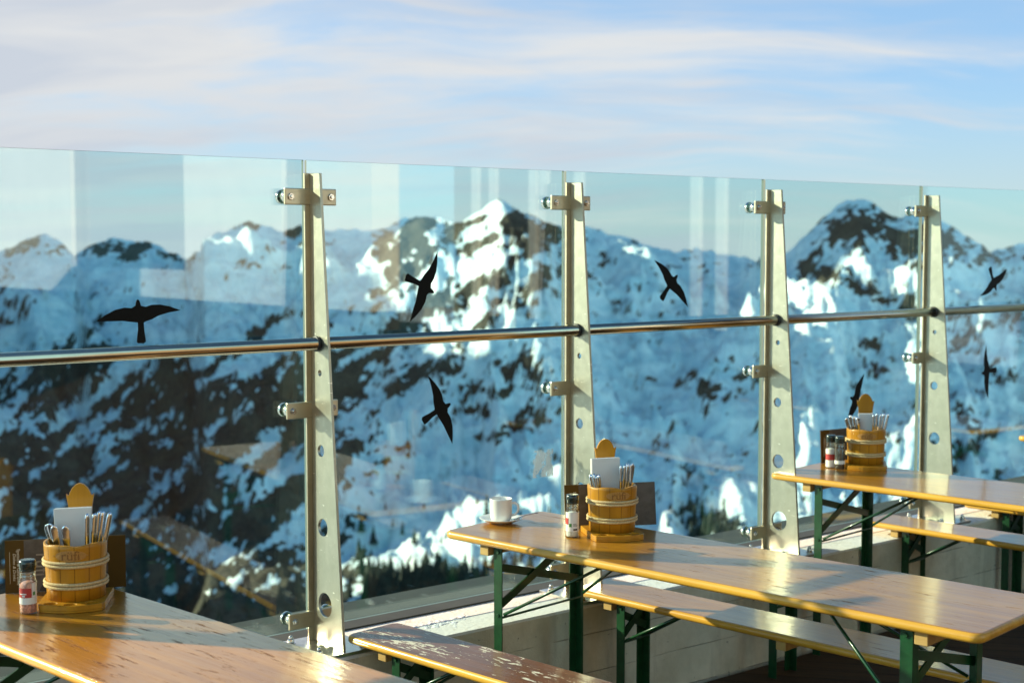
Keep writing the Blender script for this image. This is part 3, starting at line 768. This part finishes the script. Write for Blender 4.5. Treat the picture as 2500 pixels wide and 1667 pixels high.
# ------------------------------------------------------------------ menus (cards lying on their long side behind the buckets)
def menu(a, d, lean, lab, variant):
    """a: left foot, d: direction of the foot line"""
    rz = math.atan2(d[1], d[0])
    root = empty('menu_card', (a[0], a[1], TZ + 0.0005), rz); tag(root, lab, 'menu', 'menu cards behind the buckets')
    L_, H_ = 0.335, 0.150
    sh = math.tan(lean)
    def P(x, y, z): return (x, y + z * sh, z)
    mb = MB(); mb.prism([(0, 0), (L_, 0), (L_, H_), (0, H_)], [], lambda x, z: P(x, 0.0, z), lambda x, z: P(x, 0.0035, z)); mb.build('card', M['menu_brown'], root)
    mb = MB(); mb.prism([(0.052, 0.0005), (L_ - (0.05 if variant == 0 else 0.0005), 0.0005), (L_ - (0.05 if variant == 0 else 0.0005), H_ - 0.0005), (0.052, H_ - 0.0005)], [], lambda x, z: P(x, -0.0006, z), lambda x, z: P(x, -0.0002, z))
    ph = mb.build('photo_print', M['menu_grey'], root)
    if variant == 0:
        mb = MB(); mb.prism([(0.052 + 0.04, 0.001), (0.285, 0.001), (0.285, 0.045), (0.20, 0.055), (0.15, 0.042), (0.12, 0.055)], [], lambda x, z: P(x, -0.0011, z), lambda x, z: P(x, -0.0008, z)); mb.build('dark_patch', M['menu_dark'], ph)
        text_obj('lettering', 'rüfi', 0.050, M['menu_line'], ph, lambda x, y, z: Vector(P(0.100 + y, -0.0016 - z, 0.078 - x)))
    else:   # dark figure in the printed photograph
        pts = [(0.222, 0.100), (0.236, 0.098), (0.241, 0.085), (0.238, 0.070), (0.248, 0.055), (0.243, 0.040), (0.247, 0.028), (0.256, 0.018), (0.250, 0.010), (0.232, 0.012), (0.205, 0.016), (0.200, 0.090)]
        mb = MB(); mb.prism(pts, [], lambda x, z: P(x, -0.0011, z), lambda x, z: P(x, -0.0008, z)); mb.build('dark_patch', M['menu_dark'], ph)
    text_obj('lettering', 'Speisen & Getränke', 0.0128, M['menu_gold'], root, lambda x, y, z: Vector(P(0.0365 + y, -0.0008 - z, 0.074 - x)))
    text_obj('lettering', 'Dishes & Drinks', 0.0118, M['menu_gold'], root, lambda x, y, z: Vector(P(0.0255 + y, -0.0008 - z, 0.074 - x)), shear=0.25)
    mb = MB(); mb.box((0.0135, -0.0010, 0.028), (0.0143, -0.0004, 0.120)); mb.build('ruled_line', M['menu_gold'], root)


menu((-1.456, 4.028), (0.318, 0.085), R(6), 'brown landscape menu card with cream lettering behind the pink salt grinder', 0)
menu((0.190, 4.965), (0.34, 0.075), R(9), 'brown menu card ending in a grey photo, behind the bucket on the coffee cup table', 1)
menu((1.415, 6.453), (0.80, 0.48), R(3), 'brown menu card with a sunlit edge behind the two grinders on the far table', 0)

# ------------------------------------------------------------------ grinders
def grinder(x, y, rz, fill, labels, lab, name='salt_grinder', h=0.147, cat='salt grinder'):
    root = empty(name, (x, y, TZ + 0.0004), rz); tag(root, lab, cat, 'spice grinders on the tables')
    mb = MB(); mb.lathe([(0.0005, 0.0), (0.0205, 0.0), (0.0228, 0.003), (0.0228, 0.088), (0.0212, 0.094), (0.0190, 0.098), (0.0190, 0.117)], 32)
    mb.build('jar', M['jar'], root)
    mb = MB(); mb.lathe([(0.0005, 0.004), (0.0208, 0.004), (0.0212, 0.008), (0.0212, 0.080), (0.015, 0.086), (0.0005, 0.088)], 28); mb.build('filling', fill, root)
    mb = MB(); mb.sm = True
    mb.lathe([(0.0192, 0.116), (0.0208, 0.1165), (0.0214, 0.120), (0.0206, 0.122), (0.0220, 0.125), (0.0225, 0.138), (0.0215, 0.1455), (0.019, h), (0.0005, h)], 32)
    mb.build('cap', M['cap'], root)
    mb = MB(); mb.lathe([(0.0193, 0.0985), (0.0214, 0.099), (0.0214, 0.104), (0.0200, 0.1055), (0.0200, 0.1085), (0.0212, 0.110), (0.0212, 0.1145), (0.0196, 0.1155)], 32); mb.build('clear_collar', M['jar'], root)
    for (mat, a0, a1, z0, z1, dr) in labels:      # printed patches wrapped round the jar
        r = 0.0230 + dr; mb = MB(); mb.sm = True
        mb.loops([[(r * math.sin(R(a)), -r * math.cos(R(a)), z) for a in np.linspace(a0, a1, 14)] for z in np.linspace(z0, z1, 3)], closed=False, cap=False)
        mb.build('label_print', mat, root)
    return root


W3, R3, G3, K3 = M['lab_white'], M['lab_red'], M['lab_green'], M['ink']
grinder(-1.318, 3.817, R(18), M['pink'], [(W3, -80, 75, 0.028, 0.046, 0), (R3, -75, 25, 0.0465, 0.072, 0.0001), (W3, 26, 75, 0.0465, 0.086, 0), (G3, 33, 52, 0.052, 0.062, 0.0004), (W3, -60, -10, 0.055, 0.058, 0.0005), (W3, -40, -20, 0.049, 0.053, 0.0005)],
        'pink salt grinder with a red and white label on the scratched table')
grinder(0.207, 4.822, R(0), M['salt'], [(W3, -100, 80, 0.022, 0.088, 0), (R3, -90, -38, 0.046, 0.068, 0.0004), (G3, -32, -8, 0.038, 0.050, 0.0004), (K3, 6, 44, 0.026, 0.032, 0.0004), (K3, 4, 40, 0.040, 0.0415, 0.0004), (K3, 4, 46, 0.044, 0.0455, 0.0004), (K3, 4, 36, 0.048, 0.0495, 0.0004)],
        'white salt grinder with a printed label, left of the bucket on the coffee cup table')
grinder(1.432, 6.335, R(-14), M['salt'], [(W3, -100, 80, 0.004, 0.034, 0), (R3, -95, 85, 0.036, 0.062, 0.0001), (W3, -95, 85, 0.064, 0.086, 0.0)],
        'slim salt grinder with a red and white label on the far table')
grinder(1.462, 6.292, R(-14), M['pepper'], [(W3, -100, 80, 0.024, 0.040, 0)], 'dark pepper grinder with a white band on the far table', 'pepper_grinder', cat='pepper grinder')

# ------------------------------------------------------------------ coffee cup, saucer, spoon
CX, CY = -0.040, 5.075
root = empty('saucer', (CX, CY, TZ + 0.0005)); tag(root, 'white china saucer under the coffee cup', 'saucer')
mb = MB(); mb.lathe([(0.0005, 0.0), (0.040, 0.0), (0.043, 0.003), (0.060, 0.008), (0.0775, 0.0165), (0.0785, 0.018), (0.0770, 0.0185), (0.060, 0.0105), (0.042, 0.0055), (0.0005, 0.005)], 48); mb.build('dish', M['china'], root)
cup = empty('coffee_cup', (CX, CY, TZ + 0.0062), R(-5)); tag(cup, 'white china coffee cup standing on its saucer', 'cup')
mb = MB(); mb.lathe([(0.0005, 0.0), (0.030, 0.0), (0.034, 0.003), (0.0385, 0.012), (0.0402, 0.025), (0.0408, 0.078), (0.0412, 0.081), (0.0398, 0.0822), (0.0382, 0.080), (0.0376, 0.03), (0.033, 0.008), (0.0005, 0.006)], 48)
mb.build('bowl', M['china'], cup)
mb = MB()
hp = [(0.0385, 0.066), (0.050, 0.068), (0.060, 0.061), (0.0635, 0.048), (0.060, 0.034), (0.052, 0.025), (0.0385, 0.021)]
pts = []
for i in range(len(hp) - 1):
    for t in (0, 0.34, 0.67): pts.append((hp[i][0] + (hp[i + 1][0] - hp[i][0]) * t, 0, hp[i][1] + (hp[i + 1][1] - hp[i][1]) * t))
pts.append((hp[-1][0], 0, hp[-1][1]))
mb.tube(pts, 0.0045, 10); mb.build('handle', M['china'], cup)
mb = MB(); mb.lathe([(0.0005, 0.020), (0.0370, 0.020)], 32); mb.build('coffee_rest', principled('coffee_dregs', (0.05, 0.022, 0.009), 0.25), cup)
mb = MB(); mb.sm = True
sp_prof = [(0.0, 0.001, 0.0), (0.006, 0.009, -0.002), (0.018, 0.0125, -0.0045), (0.030, 0.0095, -0.003), (0.038, 0.004, 0.0), (0.060, 0.0028, 0.003), (0.090, 0.0042, 0.004), (0.104, 0.0055, 0.004), (0.109, 0.002, 0.004)]
mb.loops([[(x, -w, z), (x, -w * 0.5, z - 0.0012 + (0 if x > 0.035 else -0.0022)), (x, w * 0.5, z - 0.0012 + (0 if x > 0.035 else -0.0022)), (x, w, z), (x, w * 0.5, z + (0.0010 if x > 0.035 else -0.0012)), (x, -w * 0.5, z + (0.0010 if x > 0.035 else -0.0012))] for x, w, z in sp_prof])
sp_o = mb.build('teaspoon', M['chrome']); sp_o.scale = (1.0, 1.25, 1.5); sp_o.location = (CX + 0.034, CY - 0.042, TZ + 0.0225); sp_o.rotation_euler = (0, R(-4), R(22))
tag(sp_o, 'small steel teaspoon lying across the saucer', 'spoon')

# ------------------------------------------------------------------ terrace building (wing seen mirrored in the glass; rear wall and eave added unseen)
bld = empty('terrace_building', fence(7.0, 0, 0), FRZ)
tag(bld, 'white sunlit building end wall beyond the terrace, mirrored in the glass panes', 'building')
M['plaster'] = principled('white_plaster', (0.86, 0.85, 0.82), 0.9, var=0.05, vscale=2)
M['added_timber'] = principled('added_wall_timber', (0.27, 0.22, 0.15), 0.8, var=0.2, vscale=2)
M['clad'] = principled('dark_cladding', (0.05, 0.035, 0.025), 0.7, var=0.3, vscale=3)
M['pane'] = principled('dark_window', (0.012, 0.015, 0.018), 0.06)
M['curtain'] = principled('pale_curtain', (0.6, 0.6, 0.58), 0.9, var=0.1)
def slab(w0, w1, z0, z1, x0, x1, mb): return mb.box((x0, -w1, z0), (x1, -w0, z1))
mb = MB()
for w0, w1, z0, z1 in ((10.2, 11.75, 0.95, 6), (12.35, 15.2, 0.95, 6), (19.5, 26, 0.95, 6), (15.2, 19.5, 0.95, 1.38), (15.2, 19.5, 4.6, 6), (11.75, 12.35, 4.6, 6)): slab(w0, w1, z0, z1, 0, 0.4, mb)
mb.build('wall', M['plaster'], bld)
mb = MB(); slab(10.2, 26, 0, 0.949, -0.02, 0.4, mb); mb.build('plinth', M['clad'], bld)
for w0, w1, z0, z1 in ((15.2, 19.5, 1.38, 4.6), (11.75, 12.35, 0.95, 4.6)):
    fr = MB(); slab(w0, w0 + 0.09, z0, z1, 0.08, 0.16, fr); slab(w1 - 0.09, w1, z0, z1, 0.08, 0.16, fr); slab(w0 + 0.09, w1 - 0.09, z0, z0 + 0.09, 0.08, 0.16, fr)
    wf = fr.build('window', M['clad'], bld); pb = MB(); slab(w0, w1, z0, z1, 0.17, 0.19, pb); pb.build('pane', M['pane'], wf)
mb = MB(); slab(3.5, 10.15, 0, 4.2, 1.2, 1.6, mb); mb.build('timber_wall', M['clad'], bld)
for w in (9.6, 9.25, 8.5, 8.3, 7.7, 5.9, 5.55):
    mb = MB(); slab(w, w + 0.12, 0.9, 4.0, 1.14, 1.198, mb); mb.build('curtain', M['curtain'], bld)
mb = MB(); slab(3.3, 26.3, 6.0, 6.2, -0.3, 6, mb); mb.build('roof', M['clad'], bld)
mb = MB(); mb.box((-18, -9.6, 0), (-5.6, -9.2, 5.2)); mb.build('timber_wall', M['added_timber'], bld)  # unseen rear wall, added to block sky light and bounce warm sun
mb = MB(); mb.box((-18.5, -10.5, 5.25), (-5.2, -8.4, 5.45)); mb.build('roof', M['clad'], bld)  # unseen eave over the added wall, there to darken the terrace

# ------------------------------------------------------------------ mountains
def hash2(ix, iy, seed):
    h = (ix.astype(np.int64) * 374761393 + iy.astype(np.int64) * 668265263 + seed * 974634777) & 0xFFFFFFFF
    h = ((h ^ (h >> 13)) * 1274126177) & 0xFFFFFFFF
    return ((h ^ (h >> 16)) & 0xFFFF) / 65535.0


def vnoise(x, y, seed):
    ix = np.floor(x); iy = np.floor(y); fx = x - ix; fy = y - iy
    fx = fx * fx * fx * (fx * (fx * 6 - 15) + 10); fy = fy * fy * fy * (fy * (fy * 6 - 15) + 10)
    a = hash2(ix, iy, seed); b = hash2(ix + 1, iy, seed); c = hash2(ix, iy + 1, seed); d = hash2(ix + 1, iy + 1, seed)
    return (a + (b - a) * fx) * (1 - fy) + (c + (d - c) * fx) * fy


def fbm(x, y, seed, oct=6, gain=0.5, ridged=False):
    s = np.zeros_like(x); amp = 1.0; tot = 0
    ca, sa = math.cos(0.6), math.sin(0.6)
    for o in range(oct):
        n = vnoise(x, y, seed + o * 17)
        if ridged: n = 1 - np.abs(2 * n - 1)
        s += amp * n; tot += amp; amp *= gain
        x, y = (x * ca - y * sa) * 2.03 + 11.3, (x * sa + y * ca) * 2.03 - 4.7
    return s / tot


FP = 3267.0
RIDGE = [(-1400, 500), (-600, 540), (-300, 600), (0, 575), (60, 552), (105, 537), (150, 560), (172, 580), (200, 567), (250, 548), (300, 554), (340, 560), (380, 577), (425, 606), (445, 590), (480, 562), (530, 523), (575, 506), (620, 516), (650, 533), (690, 522),
         (740, 526), (800, 526), (850, 534), (895, 530), (910, 516), (940, 504), (1000, 506), (1030, 511), (1060, 514), (1082, 496), (1110, 481), (1128, 470), (1142, 461), (1160, 470), (1180, 481), (1215, 490), (1245, 506), (1290, 520), (1340, 525), (1400, 546),
         (1450, 553), (1500, 570), (1550, 575), (1600, 568), (1640, 571), (1700, 589), (1745, 602), (1775, 596), (1800, 580), (1850, 540), (1880, 508), (1910, 485), (1950, 465), (1980, 466), (2010, 481), (2060, 499), (2110, 495), (2160, 515), (2200, 536),
         (2250, 560), (2272, 576), (2300, 569), (2352, 558), (2500, 590), (2900, 560), (3700, 590)]
RDIST = [(-1400, 1900), (0, 2300), (170, 2300), (200, 2500), (425, 2500), (470, 2050), (760, 2000), (880, 1950), (1000, 1800), (1150, 1650), (1290, 1700), (1400, 1850), (1600, 2000), (1760, 2100), (1850, 1900), (2250, 1950), (2352, 2100), (3700, 2200)]
az = np.linspace(R(-44), R(44), 900)
xcol = 1176 + FP * np.tan(az)
ry = np.interp(xcol, [p[0] for p in RIDGE], [p[1] for p in RIDGE]); rd = np.interp(xcol, [p[0] for p in RDIST], [p[1] for p in RDIST])
ry = ry + (fbm(xcol / 16, xcol * 0, 5, 4) - 0.5) * 12
NR = 430
u = np.linspace(0, 1, NR)
# radial samples: 330 from the valley to the ridge, the rest behind it
near = 480.0
A, U = np.meshgrid(az, u); X2, _ = np.meshgrid(xcol, u)
RYm = np.meshgrid(ry, u)[0]; RDm = np.meshgrid(rd, u)[0]
k = 0.86
Rr = np.where(U < k, near + (RDm - near) * (U / k) ** 0.92, RDm + (U - k) / (1 - k) * 1400)
# picture row the slope reaches at a given share of the way to the ridge
T = np.clip((Rr - near) / (RDm - near), 0, 1)
knots = [(0.0, 1720), (0.16, 1480), (0.28, 1330), (0.40, 1180), (0.55, 1000), (0.70, 830), (0.82, 700), (0.92, 610), (1.0, 558)]
prof = np.interp(T, [a for a, _ in knots], [b for _, b in knots])
prof = prof + (RYm - 558) * np.clip((T - 0.55) / 0.45, 0, 1) ** 1.6
zbase = EYE - Rr * (prof - 558) / FP * 1.0
behind = np.clip((Rr - RDm) / 1400, 0, 1)
zbase = zbase - behind * 420
GX = fbm(A * 9 + 2, Rr / 500, 61, 4) * 0.9
gull = fbm((A + 0.05 * GX) * 26 + 0.0018 * Rr, Rr / 620, 41, 5, 0.55, True) - 0.6
PX, PY = Rr * np.sin(A), Rr * np.cos(A)
rel = np.clip((1 - T) * 6, 0.10, 1.0) * np.clip(1 - behind * 2, 0.2, 1)
rough = (fbm(PX / 330, PY / 330, 21, 7, 0.5, True) - 0.62) * 150 + (fbm(PX / 90 + 3, PY / 90, 33, 5, 0.5) - 0.5) * 34
Z = zbase + (rough + gull * 85 * np.clip(T * 1.4, 0.3, 1)) * rel * np.clip(0.35 + T, 0.35, 1)
# spur running down from the central peak towards the viewer
def spur(x0, t0, x1, t1, hgt, wid, pw=0.7):
    ta = np.clip((T - t1) / (t0 - t1), 0, 1); xc = x1 + (x0 - x1) * ta
    d = (X2 - xc) / wid
    m = np.clip((T - t1 + 0.05) / 0.1, 0, 1) * np.clip((t0 + 0.04 - T) / 0.06, 0, 1)
    return hgt * np.exp(-np.abs(d) ** 1.3) * m * np.sin(np.pi * np.clip(ta, 0, 1)) ** pw
Z = Z + spur(1142, 0.99, 860, 0.72, 34, 120) + spur(1290, 0.96, 1180, 0.62, 26, 90) + spur(575, 0.97, 300, 0.72, 30, 140) + spur(1950, 0.93, 1905, 0.52, 50, 75, 1.3) + spur(1748, 0.96, 1772, 0.48, 95, 75, 1.3) + spur(2145, 0.93, 2120, 0.55, 45, 60, 1.3)  # spur near the third post is added to shade the slope right of it
# high crest added unseen left of the view, shaped to shade the valley
crest = np.interp(PY, [300, 520, 800, 950, 1170, 1300, 1500, 1760, 1930, 2030, 2150, 2300, 2700], [-120, 70, 170, 130, 120, 160, 230, 310, 350, 300, 600, 1050, 1250]) + (fbm(PY / 160, PX * 0, 91, 5) - 0.5) * 110 - 260 * np.exp(-((PY - 1085) / 105.0) ** 2)
off = (PX + 0.62 * PY) / (0.12 * PY + 20)
cw = np.exp(-np.abs(off) ** 2.0) * np.clip((-0.40 * PY - PX) / (0.06 * PY), 0, 1)
Z = Z * (1 - cw) + np.maximum(Z, crest + rough * 0.3) * cw

# rock / snow cover: a share of bare rock per place, broken up by noise
yrow = 558 + FP * (EYE - Z) / Rr
def blob(cx, cy, sx, sy, a, rot=0.0):
    dx, dy = X2 - cx, yrow - cy; c, s = math.cos(rot), math.sin(rot)
    return a * np.exp(-(((dx * c + dy * s) / sx) ** 2 + ((-dx * s + dy * c) / sy) ** 2))
P = np.full_like(X2, 0.17)
P += blob(2020, 545, 250, 40, 0.52, 0.18) + blob(1955, 495, 80, 34, 0.30) + blob(1960, 650, 150, 28, 0.42, 0.35) + blob(2290, 560, 60, 40, 0.3)
P += blob(1180, 520, 110, 55, 0.34) + blob(1270, 545, 60, 40, 0.4) + blob(960, 515, 75, 26, 0.6) + blob(1020, 690, 190, 40, 0.5, -0.42) + blob(880, 540, 30, 20, 0.5) + blob(1200, 690, 120, 50, 0.28)
P += blob(300, 570, 140, 20, 0.55, 0.12) - blob(300, 640, 200, 36, 0.2) + blob(690, 535, 40, 22, 0.5) + blob(590, 514, 60, 10, 0.2) + blob(80, 560, 60, 20, 0.2)
P += blob(120, 790, 260, 60, 0.10) + blob(420, 910, 330, 90, 0.36) + blob(150, 1150, 420, 240, 0.40) + blob(480, 1250, 280, 260, 0.34) + blob(2130, 535, 120, 36, 0.45, 0.2) + blob(1080, 560, 80, 40, 0.42) + blob(1215, 530, 60, 40, 0.42) + blob(1230, 610, 50, 60, 0.2) + blob(930, 600, 60, 50, 0.2) + blob(650, 1010, 90, 130, 0.2) + blob(760, 900, 60, 120, 0.3)
P += blob(1000, 860, 230, 60, 0.22) + blob(1190, 950, 110, 60, 0.30) + blob(1640, 1210, 110, 60, 0.6) + blob(1640, 900, 120, 60, 0.14) + blob(2090, 1000, 150, 80, 0.22) + blob(2250, 760, 150, 60, 0.16) + blob(1460, 700, 120, 40, 0.18)
P += blob(1945, 655, 130, 22, 0.35, 0.35) + blob(2080, 700, 50, 18, 0.3, 0.3)
P -= blob(70, 610, 110, 45, 0.22) + blob(560, 580, 130, 50, 0.26) + blob(820, 600, 70, 50, 0.15) + blob(320, 735, 170, 60, 0.34) + blob(300, 700, 420, 45, 0.10)
P -= blob(970, 1225, 210, 105, 0.28) + blob(1090, 620, 170, 24, 0.5, -0.5) + blob(620, 640, 300, 50, 0.26) + blob(1650, 650, 200, 50, 0.2) + blob(1900, 740, 260, 50, 0.14) + blob(1130, 480, 26, 22, 0.5) + blob(1300, 1130, 300, 60, 0.1)
P = np.clip(P + np.clip((yrow - 1330) / 60, 0, 1) * 0.6, 0.02, 0.97)
# noise stretched along the fall line, warped so that patches fray
wx = (fbm(X2 / 60, yrow / 44, 101, 4) - 0.5) * 70; wy = (fbm(X2 / 60 + 9, yrow / 44, 131, 4) - 0.5) * 46
xa, ya = X2 + wx, yrow + wy
n_a = fbm((xa * 0.80 - ya * 0.60) / 190, (xa * 0.60 + ya * 0.80) / 30, 51, 6, 0.62)
n_b = fbm((xa * 0.90 + ya * 0.42) / 60, (ya * 0.90 - xa * 0.42) / 24, 77, 6, 0.66)
n_c = fbm(X2 / 13, yrow / 9, 151, 4, 0.7)
n_d = fbm((xa * 0.75 - ya * 0.66) / 90, (xa * 0.66 + ya * 0.75) / 40, 171, 5, 0.6, True)
wl = np.clip((1350 - X2) / 450, 0, 1)
nz = (0.25 + 0.40 * wl) * n_a + (0.40 - 0.28 * wl) * n_b + 0.36 * n_c - 0.25 * n_d
gz = np.gradient(Z, axis=0) / np.maximum(np.gradient(Rr, axis=0), 1e-3)
nz = (nz - nz.mean()) / nz.std()
thr = np.interp(P, [0.02, 0.1, 0.25, 0.5, 0.75, 0.97], [2.3, 1.35, 0.68, 0.0, -0.68, -2.0])
rock = 1 / (1 + np.exp(-np.clip((nz - thr + np.clip(gz - 0.5, 0, 1) * 0.4) * 4.6, -30, 30)))
na = len(az)
verts = np.stack([PX, PY, Z], -1).reshape(-1, 3)
i0 = (np.arange(NR - 1)[:, None] * na + np.arange(na - 1)[None, :]).ravel()
faces = np.stack([i0, i0 + 1, i0 + na + 1, i0 + na], 1)
me = bpy.data.meshes.new('mountains')
me.from_pydata(verts.tolist(), [], faces.tolist())
at = me.attributes.new('cover', 'FLOAT', 'POINT'); at.data.foreach_set('value', rock.reshape(-1).astype(np.float32))
me.polygons.foreach_set('use_smooth', [True] * len(me.polygons))
m, nt, out = new_mat('snow_and_rock')
b = nt.n.new('ShaderNodeBsdfPrincipled')
av = nt.n.new('ShaderNodeAttribute'); av.attribute_name = 'cover'
tc = nt.n.new('ShaderNodeTexCoord').outputs['Object']
n1 = nt.noise(tc, 0.10, 5, 0.65); n2 = nt.noise(tc, 0.03, 5, 0.6)
n7 = nt.noise(nt.mapping(tc, scale=(1, 1, 1.6)), 0.34, 4, 0.7)
cov = nt.smooth(nt.math('ADD', av.outputs['Fac'], nt.math('ADD', nt.math('MULTIPLY_ADD', n1, 1.25, -0.625), nt.math('MULTIPLY_ADD', n7, 0.7, -0.35))), 0.40, 0.60)
rc = nt.mix(nt.smooth(nt.math('ADD', nt.math('MULTIPLY', n2, 0.5), nt.math('MULTIPLY', n7, 0.5)), 0.36, 0.62), (0.006, 0.014, 0.016, 1), (0.075, 0.071, 0.050, 1))
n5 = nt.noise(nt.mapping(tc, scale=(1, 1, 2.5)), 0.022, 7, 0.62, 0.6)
snw = nt.mix(nt.smooth(n5, 0.34, 0.66), (0.52, 0.71, 0.79, 1), (0.86, 0.93, 0.95, 1))  # blue and pale snow tones painted in for missing relief shading
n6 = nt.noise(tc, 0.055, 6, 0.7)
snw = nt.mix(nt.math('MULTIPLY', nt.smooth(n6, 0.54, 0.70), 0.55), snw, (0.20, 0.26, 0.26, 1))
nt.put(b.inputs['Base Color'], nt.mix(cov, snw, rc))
b.inputs['Roughness'].default_value = 0.9; b.inputs['Specular IOR Level'].default_value = 0.15
bn = nt.n.new('ShaderNodeBump'); nt.put(bn.inputs['Height'], nt.noise(tc, 0.06, 6, 0.65)); bn.inputs['Strength'].default_value = 0.7; bn.inputs['Distance'].default_value = 9.0
nt.l.new(bn.outputs[0], b.inputs['Normal']); nt.l.new(b.outputs[0], out.inputs[0])
me.materials.append(m)
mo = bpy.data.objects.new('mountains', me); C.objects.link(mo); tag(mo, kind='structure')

# snow-covered ground reaching under and beyond the slopes
mb = MB(); S_ = 9000
mb.face([mb.bm.verts.new(p) for p in ((-S_, -S_, -420), (S_, -S_, -420), (S_, S_, -420), (-S_, S_, -420))])
tag(mb.build('valley_ground', principled('valley_snow', (0.6, 0.63, 0.66), 0.9, var=0.3, vscale=0.004)), kind='structure')

# conifers in the valley, one far-off wood
rng = random.Random(11)
mb = MB()
cnt = 0
cols = np.array(xcol)
def ground(px, row):
    j = int(np.argmin(np.abs(cols - px))); col = yrow[:int(NR * k), j]
    i = int(np.argmin(np.abs(col - row))); return verts[i * na + j]
spots = [(rng.uniform(830, 1120), 1345 - 26 * math.sin((s_ - 830) / 290 * PI) + rng.uniform(2, 56)) for s_ in [rng.uniform(830, 1120) for _ in range(420)]]
spots += [(rng.gauss(1640, 40), rng.gauss(1215, 18)) for _ in range(80)] + [(rng.uniform(1120, 2350), rng.uniform(1290, 1420)) for _ in range(160)] + [(rng.uniform(-200, 830), rng.uniform(1380, 1520)) for _ in range(140)]
spots += [(rng.uniform(800, 2350), 1340 - 190 * rng.random() ** 2) for _ in range(170)]
for px, row in spots:
    x, y, z = ground(px, row); h = rng.uniform(4, 9) * rng.choice([1, 1.2, 1.8]); r = h * rng.uniform(0.18, 0.30)
    for t in range(4):
        zb = z + h * (0.08 + 0.22 * t); rr = r * (1 - 0.22 * t)
        ring = [mb.bm.verts.new((x + rr * rng.uniform(0.7, 1.2) * math.cos(a), y + rr * rng.uniform(0.7, 1.2) * math.sin(a), zb)) for a in [2 * PI * q / 7 for q in range(7)]]
        tip = mb.bm.verts.new((x, y, zb + h * 0.38))
        for q in range(7): mb.face((ring[q], ring[(q + 1) % 7], tip))
fo = mb.build('conifer_forest', principled('conifer_needles', (0.022, 0.034, 0.024), 0.9, var=0.4, vscale=0.2))
tag(fo, 'far dark conifer wood on the valley slopes behind the glass', 'forest', kind='stuff')
